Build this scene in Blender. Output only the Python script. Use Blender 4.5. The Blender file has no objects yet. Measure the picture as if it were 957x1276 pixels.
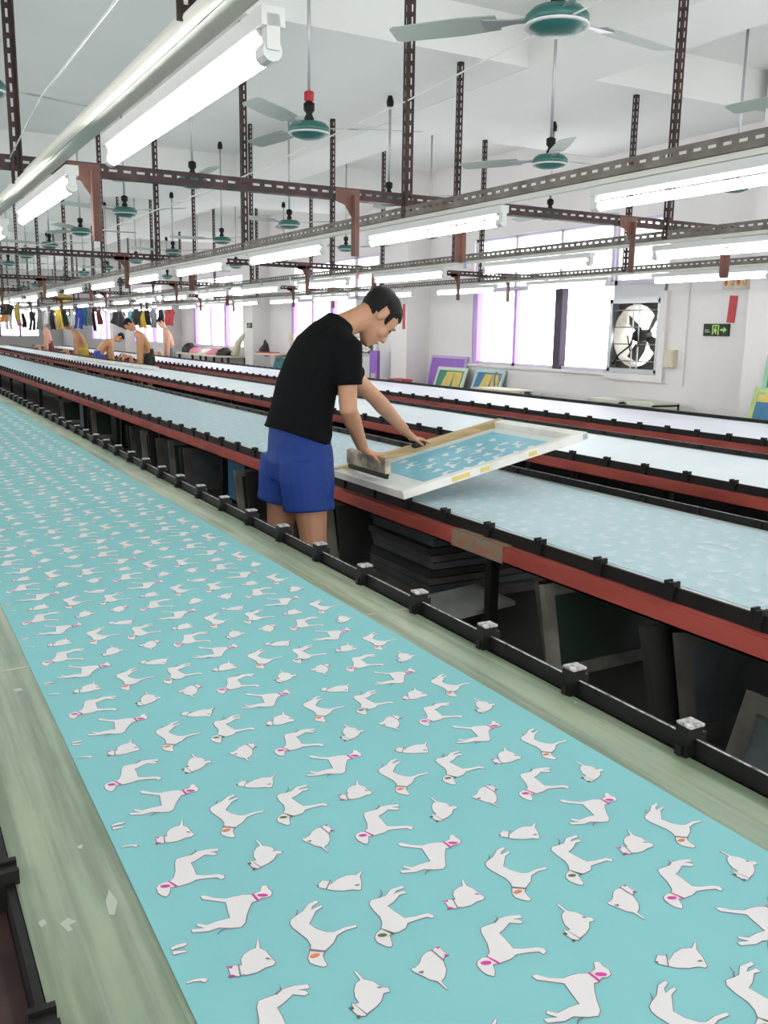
import bpy, bmesh, math, random
from mathutils import Vector, Matrix
random.seed(7)
scene = bpy.context.scene
COL = scene.collection

# ------------------------------------------------------------------ camera
CAM_F = 1131.68
yaw, pitch, roll = 0.509435, 0.195513, 0.0146087
fw = Vector((math.sin(yaw)*math.cos(pitch), math.cos(yaw)*math.cos(pitch), -math.sin(pitch)))
rt = Vector((math.cos(yaw), -math.sin(yaw), 0)); up = rt.cross(fw)
r2 = rt*math.cos(roll) + up*math.sin(roll); u2 = up*math.cos(roll) - rt*math.sin(roll)
cam_d = bpy.data.cameras.new('camera'); cam = bpy.data.objects.new('camera', cam_d); COL.objects.link(cam)
cam_d.sensor_fit = 'HORIZONTAL'; cam_d.sensor_width = 36.0; cam_d.lens = CAM_F/957*36.0
cam_d.clip_start = 0.02; cam_d.clip_end = 300
m4 = Matrix((r2, u2, -fw)).transposed().to_4x4(); m4.translation = (0, 0, 1.45)
cam.matrix_world = m4
scene.camera = cam

# ------------------------------------------------------------------ sky, exposure
world = bpy.data.worlds.new('overcast_sky'); scene.world = world; world.use_nodes = True
bg = world.node_tree.nodes['Background']
bg.inputs['Color'].default_value = (0.97, 0.985, 1.0, 1); bg.inputs['Strength'].default_value = 3.2
scene.view_settings.view_transform = 'Standard'; scene.view_settings.look = 'None'
scene.view_settings.gamma = 1.0; scene.view_settings.use_curve_mapping = False
scene.view_settings.exposure = 0.62
TUBE = 17.0
try:
    scene.cycles.use_denoising = True
    scene.cycles.max_bounces = 8; scene.cycles.diffuse_bounces = 5; scene.cycles.transparent_max_bounces = 12
    scene.cycles.sample_clamp_indirect = 6.0
except Exception:
    pass

# ------------------------------------------------------------------ materials
MATS = {}
def mat(name, col, rough=0.6, metal=0.0, var=0.0, vscale=6.0, col2=None, bump=0.0, bscale=40.0, emit=0.0, spec=0.5, stretch=(1, 1, 1), coat=0.0):
    m = bpy.data.materials.new(name); m.use_nodes = True; nt = m.node_tree
    b = nt.nodes['Principled BSDF']
    b.inputs['Base Color'].default_value = (*col, 1); b.inputs['Roughness'].default_value = rough
    b.inputs['Metallic'].default_value = metal; b.inputs['Specular IOR Level'].default_value = spec
    if coat: b.inputs['Coat Weight'].default_value = coat; b.inputs['Coat Roughness'].default_value = 0.15
    if emit:
        b.inputs['Emission Color'].default_value = (*col, 1); b.inputs['Emission Strength'].default_value = emit
    if var > 0 or bump > 0:
        tc = nt.nodes.new('ShaderNodeTexCoord'); mp = nt.nodes.new('ShaderNodeMapping'); mp.inputs['Scale'].default_value = stretch
        nt.links.new(tc.outputs['Object'], mp.inputs['Vector'])
    if var > 0:
        n = nt.nodes.new('ShaderNodeTexNoise'); n.inputs['Scale'].default_value = vscale; n.inputs['Detail'].default_value = 5
        nt.links.new(mp.outputs['Vector'], n.inputs['Vector'])
        r = nt.nodes.new('ShaderNodeValToRGB')
        c2 = col2 if col2 else tuple(c*(1-var) for c in col)
        r.color_ramp.elements[0].position = 0.35; r.color_ramp.elements[1].position = 0.65
        r.color_ramp.elements[0].color = (*c2, 1); r.color_ramp.elements[1].color = (*col, 1)
        nt.links.new(n.outputs['Fac'], r.inputs['Fac']); nt.links.new(r.outputs['Color'], b.inputs['Base Color'])
    if bump > 0:
        n2 = nt.nodes.new('ShaderNodeTexNoise'); n2.inputs['Scale'].default_value = bscale; n2.inputs['Detail'].default_value = 3
        nt.links.new(mp.outputs['Vector'], n2.inputs['Vector'])
        bp = nt.nodes.new('ShaderNodeBump'); bp.inputs['Strength'].default_value = bump; bp.inputs['Distance'].default_value = 0.01
        nt.links.new(n2.outputs['Fac'], bp.inputs['Height']); nt.links.new(bp.outputs['Normal'], b.inputs['Normal'])
    MATS[name] = m
    return m

W_wall = mat('wall_paint', (0.74, 0.71, 0.70), 0.8, var=0.05, vscale=1.5, bump=0.05)
W_ceil = mat('ceiling_paint', (0.76, 0.77, 0.74), 0.9, var=0.04, vscale=0.8)
W_floor = mat('concrete', (0.11, 0.11, 0.105), 0.8, var=0.4, vscale=2.5, bump=0.2)  # albedo lowered to deepen the shade under the tables
W_frame = mat('window_aluminium', (0.62, 0.55, 0.68), 0.5)
W_lilac = mat('lilac_film', (0.50, 0.30, 0.72), 0.45)
W_dark = mat('dark_mullion', (0.03, 0.015, 0.04), 0.5)
def green_top():
    m = bpy.data.materials.new('green_table_top'); m.use_nodes = True; nt = m.node_tree; b = nt.nodes['Principled BSDF']
    tc = nt.nodes.new('ShaderNodeTexCoord'); N = nt.nodes.new; L = nt.links.new
    def noise(scale, st, det=5, rough=.6):
        mp = N('ShaderNodeMapping'); mp.inputs['Scale'].default_value = st; L(tc.outputs['Object'], mp.inputs['Vector'])
        n = N('ShaderNodeTexNoise'); n.inputs['Scale'].default_value = scale; n.inputs['Detail'].default_value = det; n.inputs['Roughness'].default_value = rough; L(mp.outputs['Vector'], n.inputs['Vector']); return n.outputs['Fac']
    def ramp(f, stops):
        r = N('ShaderNodeValToRGB'); e = r.color_ramp.elements
        while len(e) < len(stops): e.new(.5)
        for q, (p, c) in zip(e, stops): q.position = p; q.color = (*c, 1)
        L(f, r.inputs['Fac']); return r.outputs['Color']
    def mix(a, c, f, mode='MIX'):
        x = N('ShaderNodeMix'); x.data_type = 'RGBA'; x.blend_type = mode
        if isinstance(f, float): x.inputs['Factor'].default_value = f
        else: L(f, x.inputs['Factor'])
        L(a, x.inputs['A']); L(c, x.inputs['B']); return x.outputs['Result']
    base = ramp(noise(1.1, (3.0, .8, 1)), [(.30, (.175, .235, .165)), (.48, (.27, .335, .235)), (.66, (.38, .42, .30))])
    streak = ramp(noise(2.2, (14, .45, 1)), [(.38, (.62, .64, .60)), (.55, (1, 1, 1)), (.7, (1.12, 1.1, 1.02))])
    c = mix(base, streak, 1.0, 'MULTIPLY')
    spots = ramp(noise(34, (1, .7, 1), 2), [(.74, (0, 0, 0)), (.77, (1, 1, 1))])
    pale = N('ShaderNodeRGB'); pale.outputs[0].default_value = (.45, .47, .38, 1)
    c = mix(c, pale.outputs[0], spots)
    L(c, b.inputs['Base Color']); b.inputs['Roughness'].default_value = .45
    rr = ramp(noise(5, (4, .6, 1)), [(.3, (.3, .3, .3)), (.7, (.6, .6, .6))]); L(rr, b.inputs['Roughness'])
    return m
G_green = green_top()
G_pale = mat('pale_table_top', (0.55, 0.60, 0.58), 0.35, var=0.2, vscale=3, stretch=(2, .5, 1))
C_teal = mat('teal_cloth', (0.215, 0.49, 0.505), 0.85, var=0.04, vscale=3, bump=0.03, bscale=350, spec=0.2)
C_pale = mat('pale_teal_cloth', (0.36, 0.51, 0.545), 0.5, var=0.06, vscale=3, spec=0.4)  # first print colours only, with glare wash-out put into the base colour
C_white = mat('white_cloth', (0.74, 0.76, 0.84), 0.5, var=0.05, vscale=2, spec=0.4)
C_aqua = mat('faint_aqua_cloth', (0.68, 0.75, 0.79), 0.5, var=0.06, vscale=2, spec=0.4)
P_fill = mat('print_white', (0.66, 0.635, 0.635), 0.85, spec=0.2)
P_fill2 = mat('print_pale', (0.47, 0.56, 0.61), 0.5, spec=0.4)  # partial print on the second cloth, contrast lowered further to imitate glare
P_line = mat('print_outline', (0.20, 0.17, 0.20), 0.85, spec=0.2)
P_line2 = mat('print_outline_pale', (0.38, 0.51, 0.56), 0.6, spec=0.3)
P_pink = mat('print_pink', (0.58, 0.05, 0.30), 0.85, spec=0.2)
P_orange = mat('print_orange', (0.62, 0.20, 0.08), 0.85, spec=0.2)
P_olive = mat('print_olive', (0.10, 0.13, 0.06), 0.85, spec=0.2)
S_black = mat('black_steel', (0.009, 0.009, 0.008), 0.5, var=0.5, vscale=12, spec=0.25)
S_worn = mat('worn_steel', (0.62, 0.60, 0.58), 0.5, var=0.5, vscale=60, col2=(0.10, 0.10, 0.10))
S_red = mat('red_oxide_paint', (0.36, 0.060, 0.042), 0.55, var=0.5, vscale=7, col2=(0.22, 0.03, 0.02), stretch=(1, .35, 1))
S_brown = mat('brown_painted_steel', (0.060, 0.030, 0.027), 0.5, var=0.55, vscale=10, col2=(0.022, 0.013, 0.013), spec=0.3)
S_rust = mat('rusty_steel', (0.17, 0.075, 0.055), 0.7, var=0.5, vscale=9, col2=(0.10, 0.045, 0.035))
S_grey = mat('grey_painted_steel', (0.19, 0.17, 0.145), 0.5, var=0.45, vscale=8, col2=(0.10, 0.08, 0.065))
S_pipe = mat('cream_conduit', (0.62, 0.62, 0.55), 0.4)
S_chrome = mat('bare_steel_rod', (0.42, 0.43, 0.44), 0.35, metal=0.6)
L_body = mat('lamp_white_enamel', (0.60, 0.61, 0.59), 0.45)
L_tube = mat('fluorescent_tube', (1.0, 1.0, 0.99), 0.4, emit=TUBE)
F_green = mat('fan_green_enamel', (0.028, 0.135, 0.115), 0.35)
F_blade = mat('fan_blade_green', (0.36, 0.41, 0.37), 0.5)
F_red = mat('fan_red_cap', (0.45, 0.02, 0.05), 0.5)
K_skin = mat('skin', (0.46, 0.235, 0.135), 0.55, var=0.12, vscale=14)
K_skin2 = mat('tanned_skin', (0.55, 0.27, 0.13), 0.55, var=0.1, vscale=12)
K_skin3 = mat('fair_skin', (0.66, 0.35, 0.24), 0.55, var=0.1, vscale=12)
K_hair = mat('black_hair', (0.006, 0.005, 0.005), 0.55, bump=0.6, bscale=220, spec=0.2)
K_black = mat('black_cotton', (0.005, 0.005, 0.0055), 0.9, bump=0.25, bscale=22, spec=0.08)
K_blue = mat('blue_nylon', (0.007, 0.030, 0.165), 0.6, bump=0.3, bscale=12, spec=0.2)
K_eye = mat('eye_dark', (0.02, 0.012, 0.01), 0.3)
K_lip = mat('lip', (0.45, 0.16, 0.14), 0.5)
V_wood = mat('raw_wood', (0.50, 0.36, 0.18), 0.6, var=0.3, vscale=6, stretch=(1, 6, 6))
V_white = mat('painted_frame', (0.72, 0.71, 0.66), 0.5, var=0.2, vscale=7)
V_old = mat('old_grey_wood', (0.085, 0.08, 0.065), 0.75, var=0.45, vscale=8)
V_dark = mat('dark_board', (0.018, 0.017, 0.015), 0.7, var=0.4, vscale=6)
V_mesh = mat('screen_mesh_grey', (0.07, 0.085, 0.09), 0.5, var=0.4, vscale=7)  # kept dark to strengthen the shade under the second table
V_bluem = mat('screen_mesh_blue', (0.13, 0.43, 0.54), 0.4, var=0.15, vscale=8)
V_margin = mat('screen_margin', (0.62, 0.68, 0.66), 0.4, var=0.1, vscale=9)
D = {}
for n_, c_ in dict(purple=(0.30, 0.13, 0.52), yellow=(0.66, 0.52, 0.14), green=(0.05, 0.23, 0.17), blue=(0.05, 0.20, 0.36), lime=(0.42, 0.55, 0.22),
                   red=(0.55, 0.06, 0.07), black=(0.012, 0.012, 0.013), white=(0.78, 0.78, 0.76), grey=(0.22, 0.23, 0.24), gold=(0.60, 0.42, 0.06),
                   navy=(0.03, 0.06, 0.36), teal=(0.08, 0.30, 0.33), pink=(0.72, 0.25, 0.34), maroon=(0.16, 0.02, 0.03), orange=(0.70, 0.30, 0.10),
                   exit=(0.008, 0.022, 0.012), exitlit=(0.42, 0.72, 0.18), cream=(0.66, 0.60, 0.46), sky=(0.35, 0.45, 0.72), darkgreen=(0.008, 0.028, 0.017)).items():
    D[n_] = mat('colour_' + n_, c_, 0.65, var=0.15, vscale=9)
# thin clear pane: straight-through transparency with a faint reflection
m = bpy.data.materials.new('window_glass'); m.use_nodes = True; nt = m.node_tree; nt.nodes.clear()
o_ = nt.nodes.new('ShaderNodeOutputMaterial'); mx = nt.nodes.new('ShaderNodeMixShader'); tr = nt.nodes.new('ShaderNodeBsdfTransparent'); gl = nt.nodes.new('ShaderNodeBsdfGlossy')
tr.inputs['Color'].default_value = (0.96, 0.97, 0.97, 1); gl.inputs['Roughness'].default_value = 0.1; mx.inputs['Fac'].default_value = 0.06
nt.links.new(tr.outputs[0], mx.inputs[1]); nt.links.new(gl.outputs[0], mx.inputs[2]); nt.links.new(mx.outputs[0], o_.inputs[0])
W_glass = m

# ------------------------------------------------------------------ mesh helpers
class MB:
    def __init__(s): s.v = []; s.f = []; s.m = []
    def add(s, vs, fs, mi=0):
        k = len(s.v); s.v += [tuple(p) for p in vs]; s.f += [tuple(i+k for i in f) for f in fs]; s.m += [mi]*len(fs)
    def box(s, x0, x1, y0, y1, z0, z1, mi=0):
        s.add([(x0, y0, z0), (x1, y0, z0), (x1, y1, z0), (x0, y1, z0), (x0, y0, z1), (x1, y0, z1), (x1, y1, z1), (x0, y1, z1)],
              [(0, 3, 2, 1), (4, 5, 6, 7), (0, 1, 5, 4), (1, 2, 6, 5), (2, 3, 7, 6), (3, 0, 4, 7)], mi)
    def obox(s, c, size, M, mi=0):
        c = Vector(c); h = Vector(size)*0.5; vs = []
        for z in (-1, 1):
            for x, y in ((-1, -1), (1, -1), (1, 1), (-1, 1)): vs.append(c + M @ Vector((x*h.x, y*h.y, z*h.z)))
        s.add(vs, [(0, 3, 2, 1), (4, 5, 6, 7), (0, 1, 5, 4), (1, 2, 6, 5), (2, 3, 7, 6), (3, 0, 4, 7)], mi)
    def tube(s, pts, r, n=8, mi=0):
        pts = [Vector(p) for p in pts]; rs = r if isinstance(r, (list, tuple)) else [r]*len(pts)
        s.loft([(p, a, a) for p, a in zip(pts, rs)], n, mi)
    def loft(s, rings, n=12, mi=0, ref=None):
        """rings: (centre, half width along side, half depth); frame follows the path"""
        C = [Vector(r[0]) for r in rings]; vs = []; prev = Vector(ref) if ref else None
        for i, r in enumerate(rings):
            t = (C[min(i+1, len(C)-1)] - C[max(i-1, 0)]).normalized()
            if prev is None: prev = Vector((0, 1, 0)) if abs(t.y) < 0.9 else Vector((1, 0, 0))
            sd = (prev - t*prev.dot(t)); sd = sd.normalized() if sd.length > 1e-6 else t.orthogonal().normalized()
            prev = sd; ot = t.cross(sd)
            for k in range(n):
                a = 2*math.pi*k/n; vs.append(C[i] + sd*(math.cos(a)*r[1]) + ot*(math.sin(a)*r[2]))
        fs = []
        for i in range(len(rings)-1):
            for k in range(n):
                fs.append((i*n+k, i*n+(k+1) % n, (i+1)*n+(k+1) % n, (i+1)*n+k))
        fs.append(tuple(range(n-1, -1, -1))); fs.append(tuple((len(rings)-1)*n+k for k in range(n)))
        s.add(vs, fs, mi)
    def lathe(s, prof, c=(0, 0, 0), n=20, mi=0):
        vs = []; fs = []
        for r, z in prof:
            for k in range(n):
                a = 2*math.pi*k/n; vs.append((c[0]+r*math.cos(a), c[1]+r*math.sin(a), c[2]+z))
        for i in range(len(prof)-1):
            for k in range(n): fs.append((i*n+k, i*n+(k+1) % n, (i+1)*n+(k+1) % n, (i+1)*n+k))
        fs.append(tuple(range(n-1, -1, -1))); fs.append(tuple((len(prof)-1)*n+k for k in range(n)))
        s.add(vs, fs, mi)
    def ell(s, c, r, M=None, n=12, mi=0):
        vs = []; fs = []; nn = n//2
        for i in range(nn+1):
            t = math.pi*(0.02+0.96*i/nn)
            for k in range(n):
                a = 2*math.pi*k/n; p = Vector((r[0]*math.sin(t)*math.cos(a), r[1]*math.sin(t)*math.sin(a), r[2]*math.cos(t)))
                if M: p = M @ p
                vs.append(Vector(c)+p)
        for i in range(nn):
            for k in range(n): fs.append((i*n+k, (i+1)*n+k, (i+1)*n+(k+1) % n, i*n+(k+1) % n))
        fs.append(tuple(range(n))); fs.append(tuple(nn*n+k for k in range(n-1, -1, -1)))
        s.add(vs, fs, mi)
    def prism(s, poly, fn, h, mi=0):
        """poly of (a,b); fn(a,b,t) -> point; thickness from t=0 to t=h"""
        n = len(poly); vs = [fn(a, b, 0) for a, b in poly]+[fn(a, b, h) for a, b in poly]
        fs = [tuple(range(n-1, -1, -1)), tuple(range(n, 2*n))]+[(i, (i+1) % n, n+(i+1) % n, n+i) for i in range(n)]
        s.add(vs, fs, mi)
    def mesh(s, name, mats, org=(0, 0, 0), smooth=False):
        me = bpy.data.meshes.new(name); ox, oy, oz = org
        me.from_pydata([(x-ox, y-oy, z-oz) for x, y, z in s.v], [], s.f)
        for mm in (mats if isinstance(mats, (list, tuple)) else [mats]): me.materials.append(mm)
        if any(s.m): me.polygons.foreach_set('material_index', s.m)
        if smooth: me.polygons.foreach_set('use_smooth', [True]*len(s.f))
        me.update(); return me
    def build(s, name, mats, parent=None, org=None, smooth=False, bevel=0):
        if org is None: org = WORG.get(parent.name, (0, 0, 0)) if parent else base_of(s.v)
        o = bpy.data.objects.new(name, s.mesh(name, mats, org, smooth)); COL.objects.link(o)
        if parent: o.parent = parent; o.location = Vector(org)-Vector(WORG.get(parent.name, (0, 0, 0)))
        else: o.location = org
        WORG[o.name] = tuple(org)
        if bevel:
            bv = o.modifiers.new('bevel', 'BEVEL'); bv.width = bevel; bv.segments = 2; bv.limit_method = 'ANGLE'
        return o
WORG = {}
def base_of(v):
    xs, ys, zs = zip(*v); return ((min(xs)+max(xs))/2, (min(ys)+max(ys))/2, min(zs))
def link(name, me, loc, parent=None, rot=None):
    o = bpy.data.objects.new(name, me); COL.objects.link(o)
    if parent: o.parent = parent
    o.location = loc
    if rot: o.rotation_euler = rot
    return o
def thing(name, label, cat, loc, group=None, rot=0):
    o = bpy.data.objects.new(name, None); COL.objects.link(o); o.location = loc; o.rotation_euler = (0, 0, rot); o.empty_display_size = 0.1
    WORG[o.name] = tuple(loc); return tag(o, label, cat, group)
def tag(o, label, cat, group=None, kind=None):
    if label: o['label'] = label
    if cat: o['category'] = cat
    if group: o['group'] = group
    if kind: o['kind'] = kind
    return o
def struct(o): o['kind'] = 'structure'; return o
def copy_tree(o, loc, label, group=None, rot=None):
    c = o.copy(); COL.objects.link(c); c.location = loc; c['label'] = label
    if rot is not None: c.rotation_euler = (0, 0, rot)
    if group: c['group'] = group
    for ch in [x for x in bpy.data.objects if x.parent == o]:
        d = ch.copy(); COL.objects.link(d); d.parent = c
        for g in [x for x in bpy.data.objects if x.parent == ch]:
            e = g.copy(); COL.objects.link(e); e.parent = d
    return c
ORD = ['first', 'second', 'third', 'fourth', 'fifth', 'sixth', 'seventh', 'eighth', 'ninth', 'tenth', 'eleventh', 'twelfth']
TAB = ['nearest', 'second', 'third', 'farthest']

def slotted_angle(mb, L, w, t, pitch, sl, sw, axis='z', mi=0, flip=(1, 1), slots2=True):
    """slotted steel angle of length L; flanges A (along +a) and B (along +b) with one row of slots each"""
    def P(u, v, d, fl):
        a, b = (v, d) if fl == 0 else (d, v)
        a *= flip[0]; b *= flip[1]
        return (a, b, u) if axis == 'z' else ((b, u, a) if axis == 'y' else (u, a, b))
    n = int(L/pitch); vb = [0, w*0.55-sw/2, w*0.55+sw/2, w]
    for fl in (0, 1):
        if fl == 1 and not slots2:
            for d in (0, t): mb.add([P(0, 0, d, 1), P(L, 0, d, 1), P(L, w, d, 1), P(0, w, d, 1)], [(0, 1, 2, 3)], mi)
            mb.add([P(0, w, 0, 1), P(L, w, 0, 1), P(L, w, t, 1), P(0, w, t, 1)], [(0, 1, 2, 3)], mi)
            continue
        off = (L-n*pitch)/2
        for d in (0, t):
            for va, vc in ((vb[0], vb[1]), (vb[2], vb[3])):
                mb.add([P(0, va, d, fl), P(L, va, d, fl), P(L, vc, d, fl), P(0, vc, d, fl)], [(0, 1, 2, 3)], mi)
            e = 0.0
            for i in range(n+1):
                s0 = L if i == n else off+i*pitch+(pitch-sl)/2
                mb.add([P(e, vb[1], d, fl), P(s0, vb[1], d, fl), P(s0, vb[2], d, fl), P(e, vb[2], d, fl)], [(0, 1, 2, 3)], mi)
                e = s0+sl
        for i in range(n):
            s0 = off+i*pitch+(pitch-sl)/2; s1 = s0+sl
            for (ua, va), (ub, vc) in (((s0, vb[1]), (s1, vb[1])), ((s1, vb[1]), (s1, vb[2])), ((s1, vb[2]), (s0, vb[2])), ((s0, vb[2]), (s0, vb[1]))):
                mb.add([P(ua, va, 0, fl), P(ub, vc, 0, fl), P(ub, vc, t, fl), P(ua, va, t, fl)], [(0, 1, 2, 3)], mi)
        mb.add([P(0, w, 0, fl), P(L, w, 0, fl), P(L, w, t, fl), P(0, w, t, fl)], [(0, 1, 2, 3)], mi)

# ------------------------------------------------------------------ room
XL, XW, Y0, Y1, ZC = -4.0, 8.0, -4.0, 46.0, 3.95
b = MB(); b.box(XL-.2, XW+.2, Y0, Y1+.2, -.1, 0); struct(b.build('floor', W_floor))
b = MB(); b.box(XL-.2, XW+.2, Y0, Y1+.2, ZC, ZC+.15); ceiling = struct(b.build('ceiling', W_ceil))
BEAMS = [(-0.5+6.9*i, 2.1+6.9*i) for i in range(7)]
for i, (a, c) in enumerate(BEAMS):
    b = MB(); b.box(XL, XW, a, c, 3.58, ZC); struct(b.build('trim_%d' % (i+1), W_ceil))
for i, (a, c) in enumerate(((-1.9, -1.2), (4.86, 5.55))):
    b = MB(); b.box(a, c, Y0, Y1, 3.57, ZC); struct(b.build('trim_%d' % (len(BEAMS)+i+1), W_ceil))
WINS = [(0.85+6.9*i, 4.75+6.9*i) for i in range(6)]
def window_wall(name, x, s, wins):
    b = MB(); xa, xb = sorted((x, x+s*.2))
    b.box(xa, xb, Y0, Y1, 0, 1.0); b.box(xa, xb, Y0, Y1, 2.82, ZC)
    e = Y0
    for a, c in wins: b.box(xa, xb, e, a, 1.0, 2.82); e = c
    b.box(xa, xb, e, Y1, 1.0, 2.82)
    return struct(b.build(name, W_wall))
window_wall('wall_right', XW, 1, WINS)
window_wall('wall_left', XL, -1, WINS)
b = MB(); b.box(XL-.2, 1.0, Y1, Y1+.2, 0, ZC); b.box(1, 7, Y1, Y1+.2, 0, 1.0); b.box(1, 7, Y1, Y1+.2, 2.82, ZC); b.box(3.6, 4.4, Y1, Y1+.2, 1, 2.82); b.box(7, XW+.2, Y1, Y1+.2, 0, ZC)
struct(b.build('wall_far', W_wall))
b = MB(); b.box(XL-.2, -3.2, Y0-.2, Y0, 0, ZC); b.box(-3.2, 7.2, Y0-.2, Y0, 3.1, ZC); b.box(7.2, XW+.2, Y0-.2, Y0, 0, ZC); b.box(1.9, 2.3, Y0-.2, Y0, 0, 3.1)   # unseen wall; wide openings added to let daylight onto the near tables
struct(b.build('wall_near', W_wall))
for i in range(7):   # piers standing proud of the window wall
    y = 6.0+6.9*i-(.22 if i == 0 else 0)
    if y > Y1-1: break
    b = MB(); b.box(7.58, XW, y, y+.5, 0, ZC); struct(b.build('trim_%d' % (20+i), W_wall))
wn = 0
def window(y0, y1, x, fan, detail):
    global wn; wn += 1
    w = bpy.data.objects.new('window_%d' % wn, None); COL.objects.link(w); w.location = (x, (y0+y1)/2, 1.0); struct(w); WORG[w.name] = tuple(w.location)
    yg = y0+.92 if fan else y0
    f = MB(); xa, xb = x+.04, x+.10
    f.box(xa, xb, y0, y1, 1.0, 1.04); f.box(xa, xb, y0, y1, 2.78, 2.82); f.box(xa, xb, y0, y1, 2.05, 2.11); f.box(xa, xb, y0, y0+.05, 1.0, 2.82); f.box(xa, xb, y1-.04, y1, 1.0, 2.82)
    if fan: f.box(xa, xb, yg-.05, yg, 1.0, 2.82)
    f.build('window_frame', W_frame, w)
    n = 3; step = (y1-yg)/n
    for i in range(1, n):
        q = MB(); yy = yg+step*i
        if i == 1: q.box(x+.0, x+.10, yy-.07, yy+.07, 1.0, 2.06)
        else: q.box(xa, xb, yy-.03, yy+.03, 1.0, 2.06)
        q.build('mullion', W_dark if (i == 1 and wn == 1+1) else W_lilac, w)
    q = MB(); q.box(x-.0, x+.09, y1-.12, y1-.02, 1.0, 2.06); q.build('jamb', W_lilac, w)
    for i in range(n+1):
        yy = y0+(y1-y0)/(n+1)*i
        if i:
            q = MB(); q.box(xa, xb, yy-.025, yy+.025, 2.1, 2.8); q.build('transom_bar', W_frame, w)
        g = MB(); g.box(x+.065, x+.071, yy+.03, yy+(y1-y0)/(n+1)-.03, 2.11, 2.78); g.build('pane', W_glass, w)
    for i in range(n):
        g = MB(); g.box(x+.065, x+.071, yg+step*i+.04, yg+step*(i+1)-.04, 1.04, 2.05); g.build('pane', W_glass, w)
    s = MB(); s.box(x-.05, x+.12, y0-.05, y1+.05, .965, 1.0); s.build('window_sill', W_wall, w)
    if fan:
        p = MB(); p.box(x+.0, x+.05, y0+.05, yg-.05, 1.88, 2.05); p.build('panel', D['grey'] if False else S_chrome, w)
for i, (a, c) in enumerate(WINS):
    window(a, c, XW, i in (1, 2), i < 4)
for i, (a, c) in enumerate(((1.0, 3.6), (4.4, 7.0))):
    wn += 1
    w = bpy.data.objects.new('window_%d' % wn, None); COL.objects.link(w); w.location = ((a+c)/2, Y1, 1.0); struct(w); WORG[w.name] = tuple(w.location)
    f = MB(); y_ = Y1+.05
    f.box(a, c, y_, y_+.05, 1, 1.05); f.box(a, c, y_, y_+.05, 2.77, 2.82); f.box(a, a+.06, y_, y_+.05, 1, 2.82); f.box(c-.06, c, y_, y_+.05, 1, 2.82); f.build('window_frame', W_frame, w)
    for k in (1, 2):
        q = MB(); xx = a+(c-a)*k/3; q.box(xx-.04, xx+.04, y_, y_+.05, 1, 2.82); q.build('mullion', W_lilac, w)
    for k in range(3):
        g = MB(); g.box(a+(c-a)*k/3+.04, a+(c-a)*(k+1)/3-.04, y_+.02, y_+.026, 1.05, 2.77); g.build('pane', W_glass, w)

# ------------------------------------------------------------------ printing tables
TX = [(0.10, 1.25), (2.07, 3.05), (3.88, 4.86), (5.74, 6.90)]
TY0, TY1, TZ = -0.6, 40.0, 0.70
bc = MB(); bc.box(-.026, .014, -.014, .014, -.012, .044, 0); bc.box(-.022, .014, -.017, .017, .044, .049, 1); bc.box(-.032, -.026, -.007, .007, -.010, .010, 0); bc.box(.014, .024, -.014, .014, -.05, .030, 0)  # pale cap: worn paint, with the metal's reflection put into its colour
CLAMP = bc.mesh('clamp', [S_black, S_worn])
bc2 = MB(); bc2.box(-.012, .014, -.016, .016, -.045, .010, 0); bc2.box(-.014, .016, -.019, -.010, -.02, .015, 0); bc2.box(-.014, .016, .010, .019, -.02, .015, 0); bc2.box(-.022, -.012, -.008, .008, -.03, -.012, 1)
CLAMP2 = bc2.mesh('clamp', [S_black, S_worn])
tabs = []
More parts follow.
